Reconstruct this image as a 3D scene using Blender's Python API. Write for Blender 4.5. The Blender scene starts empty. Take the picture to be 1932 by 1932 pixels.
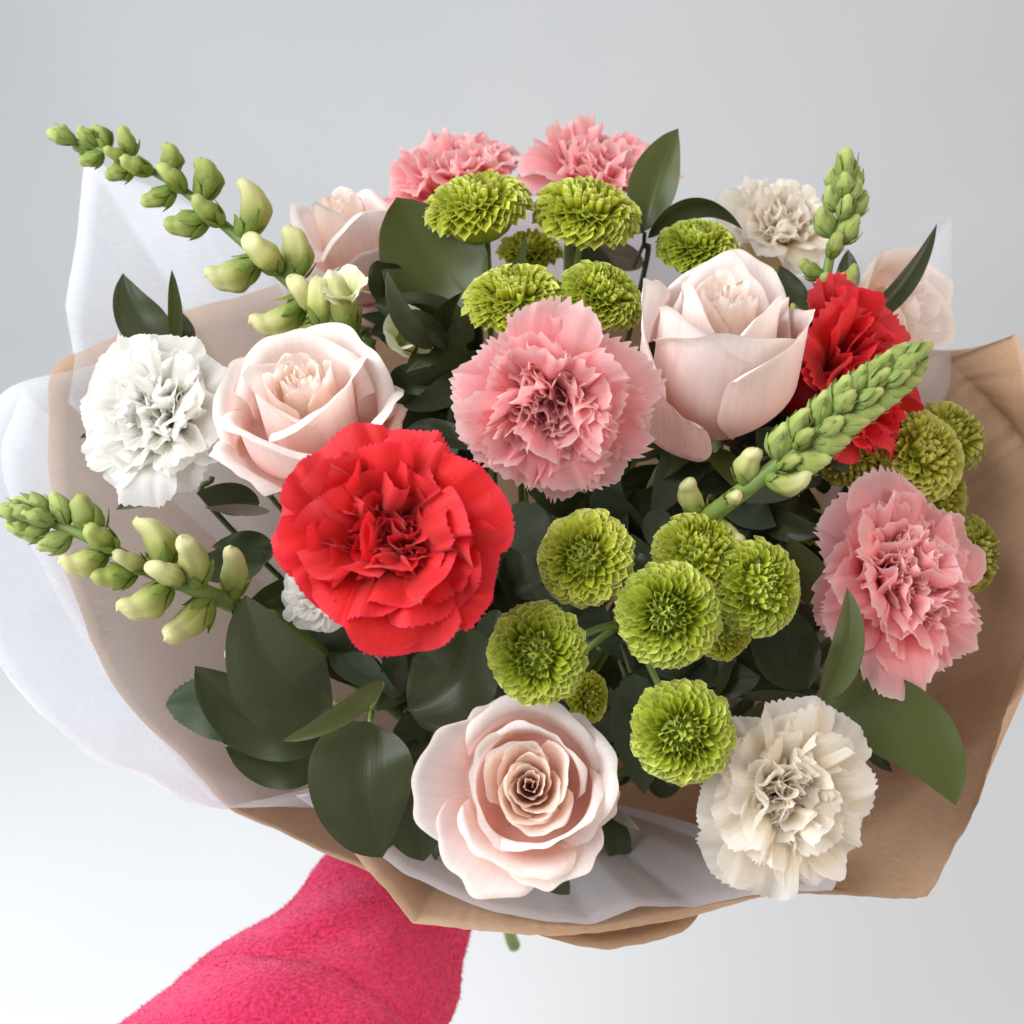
import bpy, math, random
import numpy as np
from mathutils import Vector, Matrix, noise

random.seed(7)
rng = np.random.default_rng(7)
sc = bpy.context.scene
C = sc.collection
R_ = math.radians

# ------------------------------------------------------------------ camera, room light, exposure
CAM_LOC = Vector((0, 0, 1.60))
cam_d = bpy.data.cameras.new('camera'); cam = bpy.data.objects.new('camera', cam_d); C.objects.link(cam)
cam.location = CAM_LOC; cam.rotation_euler = (R_(65), 0, 0)
cam_d.sensor_fit = 'HORIZONTAL'; cam_d.angle = R_(50); cam_d.clip_start = .02; cam_d.clip_end = 50
cam_d.dof.use_dof = True; cam_d.dof.focus_distance = .47; cam_d.dof.aperture_fstop = 11
sc.camera = cam
CM = Matrix.Translation(CAM_LOC) @ cam.rotation_euler.to_matrix().to_4x4()
F = 966 / math.tan(R_(25))

def P(u, v, d):
    """world point seen at (u, v) of the 1932-wide frame, d metres in front of the lens"""
    return CM @ Vector(((u - 966) / F * d, -(v - 966) / F * d, -d))
def mpp(d): return d / F

world = bpy.data.worlds.new('World'); sc.world = world; world.use_nodes = True
bg = world.node_tree.nodes['Background']
bg.inputs[0].default_value = (.95, .965, 1, 1); bg.inputs[1].default_value = .42

def area(name, loc, target, size, power, col, sy=None):
    l = bpy.data.lights.new(name, 'AREA'); l.energy = power; l.color = col; l.size = size
    if sy: l.shape = 'RECTANGLE'; l.size_y = sy
    o = bpy.data.objects.new(name, l); C.objects.link(o); o.location = loc
    o.rotation_euler = (Vector(target) - Vector(loc)).to_track_quat('-Z', 'Y').to_euler()
    return o
area('window_light', (-1.15, -.05, 2.2), (.05, .5, .8), 1.4, 46, (.92, .96, 1), 1.5)
area('room_light', (1.7, -.2, 1.7), (.1, .6, 1.3), 1.1, 16, (1, .82, .68))
sc.view_settings.view_transform = 'Standard'; sc.view_settings.look = 'None'
sc.view_settings.exposure = .18; sc.view_settings.gamma = 1
sc.cycles.max_bounces = 10; sc.cycles.transparent_max_bounces = 24
sc.cycles.diffuse_bounces = 5

# ------------------------------------------------------------------ materials
class NT:
    def __init__(s, name):
        s.m = bpy.data.materials.new(name); s.m.use_nodes = True
        s.t = s.m.node_tree; s.n = s.t.nodes; s.n.clear()
        s.out = s.n.new('ShaderNodeOutputMaterial')
    def node(s, typ, **kw):
        o = s.n.new(typ)
        for k, v in kw.items():
            if k.startswith('i_'):
                key = k[2:].replace('_', ' ')
                o.inputs[key].default_value = v
            else: setattr(o, k, v)
        return o
    def link(s, a, b): s.t.links.new(a, b)
    def ramp(s, fac, stops, interp='LINEAR'):
        r = s.n.new('ShaderNodeValToRGB'); r.color_ramp.interpolation = interp
        e = r.color_ramp.elements
        e[0].position, e[0].color = stops[0][0], (*stops[0][1], 1)
        e[1].position, e[1].color = stops[-1][0], (*stops[-1][1], 1)
        for p, c in stops[1:-1]:
            x = e.new(p); x.color = (*c, 1)
        s.link(fac, r.inputs[0]); return r.outputs[0]
    def noise(s, scale, detail=4, vec=None, rough=.55):
        o = s.node('ShaderNodeTexNoise'); o.inputs['Scale'].default_value = scale
        o.inputs['Detail'].default_value = detail; o.inputs['Roughness'].default_value = rough
        if vec is not None: s.link(vec, o.inputs['Vector'])
        return o.outputs[0]
    def mapping(s, src, scale):
        m = s.node('ShaderNodeMapping'); m.inputs['Scale'].default_value = scale
        s.link(src, m.inputs['Vector']); return m.outputs[0]
    def mix(s, fac, a, b, mode='MIX'):
        m = s.node('ShaderNodeMix', data_type='RGBA', blend_type=mode)
        for val, i in ((fac, 0), (a, 6), (b, 7)):
            if hasattr(val, 'is_linked') or hasattr(val, 'links'): s.link(val, m.inputs[i])
            elif i == 0: m.inputs[0].default_value = val
            else: m.inputs[i].default_value = (*val, 1)
        return m.outputs[2]
    def bump(s, h, strength, dist=.001):
        b = s.node('ShaderNodeBump'); b.inputs['Strength'].default_value = strength
        b.inputs['Distance'].default_value = dist; s.link(h, b.inputs['Height']); return b.outputs[0]

def uvxy(n):
    uv = n.node('ShaderNodeUVMap').outputs[0]
    sp = n.node('ShaderNodeSeparateXYZ'); n.link(uv, sp.inputs[0])
    return uv, sp.outputs[0], sp.outputs[1]

def mat_petal(name, stops, transl=.35, rough=.55, vein=.25, edge=None, sheen=.1, var=.06, mott=None, trcol=None, streak=.035, spots=None):
    """thin petal: colour runs base -> rim, light passes through"""
    n = NT(name); uv, x, y = uvxy(n)
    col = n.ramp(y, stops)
    if edge:
        e = n.ramp(y, [(0, (0, 0, 0)), (edge[1], (0, 0, 0)), (1, (1, 1, 1))])
        col = n.mix(e, col, edge[0])
    obj = n.node('ShaderNodeTexCoord').outputs['Object']
    sk = n.noise(1.0, 4, n.mapping(uv, (34, 2.2, 1)), .65)
    skc = n.ramp(sk, [(.3, (1 - streak * 2, 1 - streak * 3, 1 - streak * 3)), (.6, (1, 1, 1))])
    col = n.mix(1.0, col, skc, 'MULTIPLY')
    if spots:
        sf = n.ramp(n.noise(160, 4, obj, .7), [(.64, (0, 0, 0)), (.74, (.55, .55, .55))])
        col = n.mix(sf, col, spots)
    if mott:
        nz = n.noise(70, 3, obj)
        f = n.ramp(nz, [(.5, (0, 0, 0)), (.75, (1, 1, 1))])
        col = n.mix(f, col, mott)
    info = n.node('ShaderNodeObjectInfo').outputs['Random']
    hv = n.node('ShaderNodeHueSaturation'); n.link(col, hv.inputs['Color'])
    mr = n.node('ShaderNodeMapRange'); n.link(info, mr.inputs[0])
    mr.inputs[3].default_value = 1 - var; mr.inputs[4].default_value = 1 + var
    n.link(mr.outputs[0], hv.inputs['Value']); col = hv.outputs[0]
    p = n.node('ShaderNodeBsdfPrincipled'); n.link(col, p.inputs['Base Color'])
    p.inputs['Roughness'].default_value = rough
    p.inputs['Specular IOR Level'].default_value = .3
    p.inputs['Sheen Weight'].default_value = sheen
    mp = n.mapping(uv, (60, 1.2, 1))
    w = n.noise(1.0, 3, mp)
    fine = n.noise(900, 2, obj)
    s = n.node('ShaderNodeMath', operation='ADD'); n.link(w, s.inputs[0])
    m2 = n.node('ShaderNodeMath', operation='MULTIPLY'); n.link(fine, m2.inputs[0]); m2.inputs[1].default_value = .35
    n.link(m2.outputs[0], s.inputs[1])
    b = n.bump(s.outputs[0], vein, .0006); n.link(b, p.inputs['Normal'])
    t = n.node('ShaderNodeBsdfTranslucent'); n.link(b, t.inputs['Normal'])
    tc = n.mix(.5, col, trcol) if trcol else col
    n.link(tc, t.inputs['Color'])
    mx = n.node('ShaderNodeMixShader'); mx.inputs[0].default_value = transl
    n.link(p.outputs[0], mx.inputs[1]); n.link(t.outputs[0], mx.inputs[2])
    n.link(mx.outputs[0], n.out.inputs[0]); return n.m

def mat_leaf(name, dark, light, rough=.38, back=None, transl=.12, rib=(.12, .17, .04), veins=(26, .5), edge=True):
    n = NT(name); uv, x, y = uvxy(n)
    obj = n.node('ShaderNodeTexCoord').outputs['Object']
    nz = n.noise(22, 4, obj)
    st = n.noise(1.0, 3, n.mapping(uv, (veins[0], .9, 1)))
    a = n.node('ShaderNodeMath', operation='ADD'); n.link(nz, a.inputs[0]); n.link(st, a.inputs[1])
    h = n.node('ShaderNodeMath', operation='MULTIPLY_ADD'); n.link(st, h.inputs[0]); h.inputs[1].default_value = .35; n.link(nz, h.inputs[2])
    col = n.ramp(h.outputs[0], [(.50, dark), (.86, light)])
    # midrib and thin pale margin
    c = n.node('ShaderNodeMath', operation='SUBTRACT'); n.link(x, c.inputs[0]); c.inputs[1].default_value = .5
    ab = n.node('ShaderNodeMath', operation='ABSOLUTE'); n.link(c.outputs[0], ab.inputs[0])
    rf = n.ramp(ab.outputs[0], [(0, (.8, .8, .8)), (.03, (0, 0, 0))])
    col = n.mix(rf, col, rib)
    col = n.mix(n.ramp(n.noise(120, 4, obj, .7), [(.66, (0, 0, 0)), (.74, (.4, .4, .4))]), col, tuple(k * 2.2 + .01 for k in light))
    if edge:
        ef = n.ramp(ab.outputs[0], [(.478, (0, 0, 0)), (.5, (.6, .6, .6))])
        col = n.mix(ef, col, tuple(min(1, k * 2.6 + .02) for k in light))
    # far side of the blade is duller and paler
    geo = n.node('ShaderNodeNewGeometry')
    bk = back or tuple(k * 1.5 + .015 for k in light)
    colb = n.mix(geo.outputs['Backfacing'], col, bk)
    p = n.node('ShaderNodeBsdfPrincipled'); n.link(colb, p.inputs['Base Color'])
    p.inputs['Roughness'].default_value = rough; p.inputs['Specular IOR Level'].default_value = .24
    rgh = n.ramp(n.noise(60, 3, obj), [(.3, (rough - .05,) * 3), (.7, (rough + .14,) * 3)]); n.link(rgh, p.inputs['Roughness'])
    b = n.bump(st, .16, .0010); n.link(b, p.inputs['Normal'])
    t = n.node('ShaderNodeBsdfTranslucent'); n.link(n.mix(.5, col, (.16, .30, .02)), t.inputs['Color'])
    mx = n.node('ShaderNodeMixShader'); mx.inputs[0].default_value = transl
    n.link(p.outputs[0], mx.inputs[1]); n.link(t.outputs[0], mx.inputs[2])
    n.link(mx.outputs[0], n.out.inputs[0]); return n.m

def mat_simple(name, c1, c2, scale=40, rough=.5, bump=.2, transl=0, spec=.4):
    n = NT(name); obj = n.node('ShaderNodeTexCoord').outputs['Object']
    nz = n.noise(scale, 4, obj); col = n.ramp(nz, [(.35, c1), (.65, c2)])
    p = n.node('ShaderNodeBsdfPrincipled'); n.link(col, p.inputs['Base Color'])
    p.inputs['Roughness'].default_value = rough; p.inputs['Specular IOR Level'].default_value = spec
    n.link(n.bump(n.noise(scale * 8, 3, obj), bump, .0006), p.inputs['Normal'])
    if transl:
        t = n.node('ShaderNodeBsdfTranslucent'); n.link(col, t.inputs['Color'])
        mx = n.node('ShaderNodeMixShader'); mx.inputs[0].default_value = transl
        n.link(p.outputs[0], mx.inputs[1]); n.link(t.outputs[0], mx.inputs[2]); n.link(mx.outputs[0], n.out.inputs[0])
    else: n.link(p.outputs[0], n.out.inputs[0])
    return n.m

def mat_kraft():
    n = NT('kraft_paper'); uv, x, y = uvxy(n); obj = n.node('ShaderNodeTexCoord').outputs['Object']
    a = n.noise(9, 5, obj); fib = n.noise(1.0, 5, n.mapping(obj, (260, 260, 1500)), .7)
    blot = n.noise(60, 4, obj)
    col = n.ramp(fib, [(.25, (.53, .335, .20)), (.75, (.69, .47, .31))])
    col = n.mix(n.ramp(a, [(.35, (0, 0, 0)), (.7, (.5, .5, .5))]), col, (.62, .44, .30))
    col = n.mix(n.ramp(blot, [(.55, (0, 0, 0)), (.8, (.35, .35, .35))]), col, (.68, .50, .36))
    p = n.node('ShaderNodeBsdfPrincipled'); n.link(col, p.inputs['Base Color'])
    p.inputs['Roughness'].default_value = .62; p.inputs['Specular IOR Level'].default_value = .3
    s = n.node('ShaderNodeMath', operation='ADD'); n.link(fib, s.inputs[0]); n.link(n.noise(25, 3, obj), s.inputs[1])
    vo = n.node('ShaderNodeTexVoronoi', feature='F1'); vo.inputs['Scale'].default_value = 16
    wv = n.node('ShaderNodeTexNoise'); wv.inputs['Scale'].default_value = 7; n.link(obj, wv.inputs['Vector'])
    mv = n.node('ShaderNodeMix', data_type='VECTOR'); mv.inputs[0].default_value = .12; n.link(obj, mv.inputs[4]); n.link(wv.outputs['Color'], mv.inputs[5])
    n.link(mv.outputs[1], vo.inputs['Vector'])
    b2 = n.node('ShaderNodeBump'); b2.inputs['Strength'].default_value = .35; b2.inputs['Distance'].default_value = .004; n.link(vo.outputs['Distance'], b2.inputs['Height'])
    b1 = n.node('ShaderNodeBump'); b1.inputs['Strength'].default_value = .25; b1.inputs['Distance'].default_value = .0008; n.link(s.outputs[0], b1.inputs['Height']); n.link(b2.outputs[0], b1.inputs['Normal'])
    n.link(b1.outputs[0], p.inputs['Normal'])
    t = n.node('ShaderNodeBsdfTranslucent'); n.link(col, t.inputs['Color'])
    mx = n.node('ShaderNodeMixShader'); mx.inputs[0].default_value = .28
    n.link(p.outputs[0], mx.inputs[1]); n.link(t.outputs[0], mx.inputs[2]); n.link(mx.outputs[0], n.out.inputs[0])
    return n.m

def mat_tissue(name, clear=.42, tint=(.86, .87, .92)):
    n = NT(name); uv, x, y = uvxy(n); obj = n.node('ShaderNodeTexCoord').outputs['Object']
    st = n.noise(1.0, 4, n.mapping(obj, (90, 90, 900)), .65); cloud = n.noise(18, 4, obj)
    s = n.node('ShaderNodeMath', operation='ADD'); n.link(st, s.inputs[0]); n.link(cloud, s.inputs[1])
    col = n.ramp(s.outputs[0], [(.6, tuple(k * .97 for k in tint)), (1.0, tint)])
    d = n.node('ShaderNodeBsdfDiffuse'); n.link(col, d.inputs[0])
    t = n.node('ShaderNodeBsdfTranslucent'); n.link(col, t.inputs[0])
    vo = n.node('ShaderNodeTexVoronoi', feature='F1'); vo.inputs['Scale'].default_value = 22
    n.link(obj, vo.inputs['Vector'])
    b0 = n.node('ShaderNodeBump'); b0.inputs['Strength'].default_value = .45; b0.inputs['Distance'].default_value = .004; n.link(vo.outputs['Distance'], b0.inputs['Height'])
    b1 = n.node('ShaderNodeBump'); b1.inputs['Strength'].default_value = .3; b1.inputs['Distance'].default_value = .001; n.link(s.outputs[0], b1.inputs['Height']); n.link(b0.outputs[0], b1.inputs['Normal'])
    b = b1.outputs[0]; n.link(b, d.inputs['Normal']); n.link(b, t.inputs['Normal'])
    m1 = n.node('ShaderNodeMixShader'); m1.inputs[0].default_value = .5
    n.link(d.outputs[0], m1.inputs[1]); n.link(t.outputs[0], m1.inputs[2])
    tr = n.node('ShaderNodeBsdfTransparent'); tr.inputs[0].default_value = (.97, .97, .98, 1)
    fac = n.ramp(s.outputs[0], [(.7, (clear + .03,) * 3), (1.2, (clear - .04,) * 3)])
    m2 = n.node('ShaderNodeMixShader'); n.link(fac, m2.inputs[0])
    n.link(m1.outputs[0], m2.inputs[1]); n.link(tr.outputs[0], m2.inputs[2]); n.link(m2.outputs[0], n.out.inputs[0])
    return n.m

def mat_wall():
    n = NT('painted_wall'); obj = n.node('ShaderNodeTexCoord').outputs['Object']
    col = n.ramp(n.noise(1.2, 3, obj), [(.3, (.69, .71, .72)), (.7, (.74, .75, .755))])
    p = n.node('ShaderNodeBsdfPrincipled'); n.link(col, p.inputs['Base Color'])
    p.inputs['Roughness'].default_value = .75; p.inputs['Specular IOR Level'].default_value = .2
    n.link(n.bump(n.noise(120, 3, obj), .05, .002), p.inputs['Normal']); n.link(p.outputs[0], n.out.inputs[0]); return n.m

def mat_wool():
    n = NT('pink_wool'); obj = n.node('ShaderNodeTexCoord').outputs['Object']
    sp = n.noise(420, 3, obj); big = n.noise(16, 3, obj)
    col = n.ramp(sp, [(.34, (.48, .010, .05)), (.62, (.80, .030, .135))])
    col = n.mix(n.ramp(big, [(.45, (0, 0, 0)), (.75, (.35, .35, .35))]), col, (.82, .08, .19))
    p = n.node('ShaderNodeBsdfPrincipled'); n.link(col, p.inputs['Base Color'])
    p.inputs['Roughness'].default_value = .9; p.inputs['Sheen Weight'].default_value = .45
    p.inputs['Sheen Tint'].default_value = (1, .5, .65, 1); p.inputs['Specular IOR Level'].default_value = .1
    n.link(n.bump(n.noise(500, 4, obj), .9, .002), p.inputs['Normal']); n.link(p.outputs[0], n.out.inputs[0]); return n.m

M = {}
M['kraft'] = mat_kraft(); M['tissue'] = mat_tissue('white_tissue', .82, (.94, .955, .975)); M['tissue_thin'] = mat_tissue('sheer_tissue', .42, (.95, .96, .975))
M['tissue_lining'] = mat_tissue('lining_tissue', .42, (.86, .84, .87))
M['tissue_right'] = mat_tissue('right_tissue', .84, (.93, .93, .95)); M['backdrop_sweep'] = mat_wall(); M['wool'] = mat_wool()
M['skin'] = mat_simple('skin', (.62, .38, .28), (.70, .44, .33), 30, .5, .15)
M['pink_c'] = mat_petal('pink_carnation_petal', [(0, (.96, .36, .34)), (.45, (.96, .40, .40)), (.8, (.97, .48, .49)), (1, (.98, .56, .57))], .58,
                        edge=((.98, .72, .70), .93), vein=.35, var=.05)
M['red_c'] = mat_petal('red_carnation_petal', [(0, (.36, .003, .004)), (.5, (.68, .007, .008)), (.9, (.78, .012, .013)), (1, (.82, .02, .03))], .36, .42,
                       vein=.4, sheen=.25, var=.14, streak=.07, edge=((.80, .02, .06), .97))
M['white_c'] = mat_petal('white_carnation_petal', [(0, (.88, .85, .62)), (.4, (.90, .88, .74)), (.75, (.93, .92, .87)), (1, (.97, .96, .92))], .64, vein=.25, var=.02)
M['cream_c'] = mat_petal('cream_carnation_petal', [(0, (.90, .78, .52)), (.4, (.92, .83, .62)), (.75, (.94, .88, .74)), (1, (.97, .94, .87))], .64, vein=.25, var=.02)
M['rose_out'] = mat_petal('blush_rose_petal', [(0, (.90, .46, .38)), (.3, (.94, .64, .56)), (.7, (.95, .78, .72)), (1, (.96, .90, .86))], .38, .45,
                          vein=.3, var=.03, sheen=.15, streak=.03, spots=(.88, .66, .52), edge=((.86, .68, .50), .985))
M['rose_in'] = mat_petal('peach_rose_petal', [(0, (.98, .72, .56)), (.5, (.98, .77, .63)), (.85, (.98, .84, .74)), (1, (.97, .91, .85))], .5, .45, vein=.2, var=.03, streak=.03)
M['rose_guard'] = mat_petal('dusky_rose_petal', [(0, (.55, .50, .30)), (.3, (.78, .48, .42)), (.8, (.84, .54, .48)), (1, (.86, .68, .56))], .28, .5, vein=.25, var=.04,
                            edge=((.70, .30, .28), .97), streak=.06, spots=(.66, .34, .30))
M['rose_old'] = mat_petal('pale_peach_rose_petal', [(0, (.85, .50, .32)), (.5, (.93, .68, .50)), (1, (.95, .82, .68))], .35, .5, vein=.2)
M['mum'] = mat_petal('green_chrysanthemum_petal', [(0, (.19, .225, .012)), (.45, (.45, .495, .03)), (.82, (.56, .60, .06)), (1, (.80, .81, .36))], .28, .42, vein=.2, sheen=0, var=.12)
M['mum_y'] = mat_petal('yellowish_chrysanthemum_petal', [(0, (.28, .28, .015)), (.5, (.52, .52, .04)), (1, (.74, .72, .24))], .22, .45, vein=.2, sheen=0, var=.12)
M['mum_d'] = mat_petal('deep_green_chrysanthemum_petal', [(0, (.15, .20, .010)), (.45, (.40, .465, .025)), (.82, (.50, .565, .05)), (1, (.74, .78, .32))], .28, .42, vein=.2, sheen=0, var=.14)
M['mum_core'] = mat_simple('chrysanthemum_core', (.20, .27, .012), (.28, .36, .02), 200, .6)
M['stem'] = mat_simple('green_stem', (.11, .17, .03), (.17, .24, .05), 60, .5, .2)
M['stem_dark'] = mat_simple('dark_stem', (.03, .045, .012), (.06, .08, .02), 60, .5, .2)
M['calyx'] = mat_simple('calyx_green', (.12, .20, .05), (.20, .29, .08), 80, .5, .2)
M['bud_g'] = mat_petal('green_bud', [(0, (.14, .19, .028)), (.55, (.22, .27, .042)), (1, (.42, .46, .13))], .18, .45, vein=.3, sheen=.1, var=.12)
M['bud_y'] = mat_petal('yellow_green_bud', [(0, (.22, .27, .045)), (.5, (.42, .45, .12)), (1, (.74, .70, .36))], .26, .42, vein=.3, sheen=.1, var=.1)
M['bud_f'] = mat_petal('silvery_green_bud', [(0, (.19, .25, .045)), (.6, (.30, .36, .075)), (1, (.46, .51, .15))], .15, .55, vein=.3, sheen=.3, var=.1)
M['snap_w'] = mat_petal('pale_snapdragon_petal', [(0, (.40, .50, .12)), (.5, (.66, .70, .32)), (1, (.82, .82, .62))], .3, .45, vein=.25, sheen=.1)
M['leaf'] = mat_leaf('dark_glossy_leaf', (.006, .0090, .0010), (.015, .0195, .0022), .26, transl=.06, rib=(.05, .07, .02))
M['leaf_m'] = mat_leaf('mid_green_leaf', (.014, .020, .002), (.035, .043, .005), .28, transl=.14, rib=(.08, .11, .03))
M['leaf_s'] = mat_leaf('serrated_leaf', (.010, .017, .006), (.021, .030, .012), .55, veins=(7, .5), edge=False, transl=.06, rib=(.05, .07, .03))
M['leaf_p'] = mat_leaf('dull_purple_leaf', (.06, .045, .035), (.11, .085, .065), .55, edge=False)

# ------------------------------------------------------------------ mesh helpers
def link_obj(name, me, parent=None, mw=None):
    o = bpy.data.objects.new(name, me); C.objects.link(o)
    if parent: o.parent = parent
    if mw is not None: o.matrix_world = mw
    return o
def make_mesh(name, verts, faces, mat, uvs=None):
    me = bpy.data.meshes.new(name)
    me.from_pydata([tuple(map(float, v)) for v in verts], [], [tuple(f) for f in faces])
    me.materials.append(mat)
    me.polygons.foreach_set('use_smooth', [True] * len(me.polygons))
    if uvs is not None:
        l = me.uv_layers.new(name='UVMap'); idx = np.empty(len(me.loops), dtype=np.int32)
        me.loops.foreach_get('vertex_index', idx)
        l.data.foreach_set('uv', np.asarray(uvs, dtype=np.float32)[idx].ravel())
    me.update(); return me
def grid_faces(nr, nc, wrap=False, off=0):
    out = []
    for i in range(nr - 1):
        for j in range(nc if wrap else nc - 1):
            a = off + i * nc + j; b = off + i * nc + (j + 1) % nc
            out.append((a, b, b + nc, a + nc))
    return out
def grid_mesh(name, X, mat, U=None, V=None, wrap=False):
    nr, nc, _ = X.shape
    if U is None:
        V, U = np.meshgrid(np.linspace(0, 1, nr), np.linspace(0, 1, nc), indexing='ij')
    return make_mesh(name, X.reshape(-1, 3), grid_faces(nr, nc, wrap), mat, np.stack([U.ravel(), V.ravel()], 1))
def sm(t): t = np.clip(t, 0, 1); return t * t * (3 - 2 * t)
def catmull(pts, n):
    pts = np.array([list(p) for p in pts], float)
    if len(pts) == 2: pts = np.array([pts[0], (pts[0] + pts[1]) / 2, pts[1]])
    e = np.vstack([2 * pts[0] - pts[1], pts, 2 * pts[-1] - pts[-2]])
    m = len(pts) - 1; T = np.linspace(0, m - 1e-9, n); k = T.astype(int); t = (T - k)[:, None]
    a, b, c, d = e[k], e[k + 1], e[k + 2], e[k + 3]
    return .5 * (2 * b + (c - a) * t + (2 * a - 5 * b + 4 * c - d) * t ** 2 + (3 * b - a - 3 * c + d) * t ** 3)
def lin(pts, n):
    pts = np.array([list(p) for p in pts], float); T = np.linspace(0, len(pts) - 1, n)
    return np.stack([np.interp(T, np.arange(len(pts)), pts[:, k]) for k in range(3)], 1)
def tube_mesh(name, path, rad, mat, seg=8, n=None, squash=None, bumpf=None):
    path = np.asarray(path, float); n = len(path)
    rad = np.interp(np.linspace(0, 1, n), np.linspace(0, 1, len(rad)), rad) if hasattr(rad, '__len__') else np.full(n, rad)
    tan = np.gradient(path, axis=0); tan /= np.linalg.norm(tan, axis=1)[:, None] + 1e-12
    up = np.array([.31, .2, .93]); X = np.zeros((n, seg, 3))
    a = np.cross(tan[0], up); a /= np.linalg.norm(a)
    for i in range(n):
        a = a - tan[i] * a.dot(tan[i]); a /= np.linalg.norm(a); b = np.cross(tan[i], a)
        th = np.linspace(0, 2 * np.pi, seg, endpoint=False)
        X[i] = path[i] + rad[i] * (np.cos(th)[:, None] * a + np.sin(th)[:, None] * b)
    V, U = np.meshgrid(np.linspace(0, 1, n), np.linspace(0, 1, seg), indexing='ij')
    verts = X.reshape(-1, 3); faces = grid_faces(n, seg, True)
    faces += [tuple(range(seg))[::-1], tuple(range((n - 1) * seg, n * seg))]
    return make_mesh(name, verts, faces, mat, np.stack([U.ravel(), V.ravel()], 1))

def props(o, label=None, cat=None, group=None, kind=None):
    if label: o['label'] = label
    if cat: o['category'] = cat
    if group: o['group'] = group
    if kind: o['kind'] = kind
def thing(name, mw, label, cat, group=None):
    o = bpy.data.objects.new(name, None); C.objects.link(o); o.empty_display_size = .01
    o.matrix_world = mw; props(o, label, cat, group); return o

CX = CM.to_3x3() @ Vector((1, 0, 0)); CY = CM.to_3x3() @ Vector((0, 1, 0))
def frame(u, v, d, tilt, az, roll=0, off=0):
    """a bloom's own frame: z is the way it faces, tilt degrees off the line to the lens, towards az (90 is up)"""
    p = P(u, v, d); c = (CAM_LOC - p).normalized()
    x = (CX - c * CX.dot(c)).normalized(); y = c.cross(x)
    s = x * math.cos(R_(az)) + y * math.sin(R_(az))
    z = (c * math.cos(R_(tilt)) + s * math.sin(R_(tilt))).normalized()
    yy = (y - z * y.dot(z)); yy.normalize(); xx = yy.cross(z)
    m = Matrix((xx, yy, z)).transposed().to_4x4() @ Matrix.Rotation(R_(roll), 4, 'Z')
    m.translation = p - z * off
    return m

NECK = P(958, 1490, .745)
AXIS = (P(1000, 900, .47) - NECK).normalized()       # direction the whole bunch faces
STEM_END = NECK - AXIS * .125
def add_stem(root, base_local, r, mat, via=None, name='stem', jitter=.012):
    inv = root.matrix_world.inverted(); z = root.matrix_world.to_3x3() @ Vector((0, 0, 1))
    b = root.matrix_world @ Vector(base_local)
    j = Vector((random.uniform(-1, 1), random.uniform(-1, 1), random.uniform(-1, 1))) * jitter
    pts = [b, b - z.normalized() * .02]
    if via: pts += [via]
    pts += [(pts[-1] + NECK + j) / 2 * .999 + pts[-1] * .001, NECK + j, NECK - AXIS * random.uniform(.07, .11) - j]
    path = catmull([tuple(inv @ Vector(p)) for p in pts], 30)
    return link_obj(name, tube_mesh(name, path, r, mat, 8), root)

# ------------------------------------------------------------------ backdrop sweep, floor
def sheet(name, pts, mat):
    me = make_mesh(name, pts, [(0, 1, 2, 3)], mat); o = link_obj(name, me); props(o, kind='structure'); return o
prof = catmull([(0, -1.6, .60), (0, .4, .60), (0, 1.5, .60), (0, 2.2, .66), (0, 2.75, .92), (0, 2.95, 1.4), (0, 3.0, 2.2), (0, 3.0, 3.6)], 80)  # table-height sheet curved up into a far wall, shaped to dim upward
W = np.array([[(x, p[1], p[2]) for x in np.linspace(-4, 4, 5)] for p in prof])
o = link_obj('backdrop_sweep', grid_mesh('backdrop_sweep', W, M['backdrop_sweep'])); props(o, kind='structure')
sheet('floor', [(-4, -3, 0), (4, -3, 0), (4, 3.2, 0), (-4, 3.2, 0)], M['backdrop_sweep'])

# ------------------------------------------------------------------ paper wrapping
Nv = np.array(NECK); Av = np.array(AXIS)
def loft(name, curves, mat, nt=90, rows=(26,), bulge=.018, wr=.0022, thick=.0002, seed=0, smooth=True, neck_r=.024, tail=True):
    """sheet running from the gathered neck out to its rim; curves: inner ... rim, matching (u, v, d) points"""
    cs = []
    f = catmull if smooth else lin
    for c in curves: cs.append(f([P(*p) for p in c], nt))
    rim = cs[0]; rel = rim - Nv; perp = rel - (rel @ Av)[:, None] * Av
    pn = perp / (np.linalg.norm(perp, axis=1)[:, None] + 1e-9)
    ring = Nv + pn * neck_r
    rowsX = []
    if tail:
        for k in (3, 2, 1): rowsX.append(ring - Av * .028 * k + pn * .0015 * k)
    prev = ring
    for ci, c in enumerate(cs):
        n = rows[min(ci, len(rows) - 1)]
        for i in range(n):
            t = i / n
            X = prev * (1 - t) + c * t
            if ci == 0: X = X + pn * bulge * math.sin(math.pi * t ** .8)
            rowsX.append(X)
        prev = c
    rowsX.append(cs[-1])
    X = np.array(rowsX); nr = len(X)
    for i in range(nr):
        w = min(1, i / nr * 1.4)
        for j in range(nt):
            q = X[i, j]
            d = noise.noise(Vector((q[0] * 14 + seed, q[1] * 14, q[2] * 14))) * 1.0 + .5 * noise.noise(Vector((q[0] * 40 + seed, q[1] * 40, q[2] * 40)))
            e = noise.noise(Vector((j * .35 + seed, i * .03, seed * 3.1))) * .5
            cr = -1.6 * abs(noise.noise(Vector((q[0] * 10 + seed * 2, q[1] * 10, q[2] * 10 + seed)))) - .9 * abs(noise.noise(Vector((q[0] * 24 + seed, q[1] * 24, q[2] * 24))))
            X[i, j] = q + pn[j] * wr * w * (d + e + cr)
    me = grid_mesh(name, X, mat)
    o = link_obj(name, me)
    m = o.modifiers.new('thickness', 'SOLIDIFY'); m.thickness = thick; m.offset = 0
    return o

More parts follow.
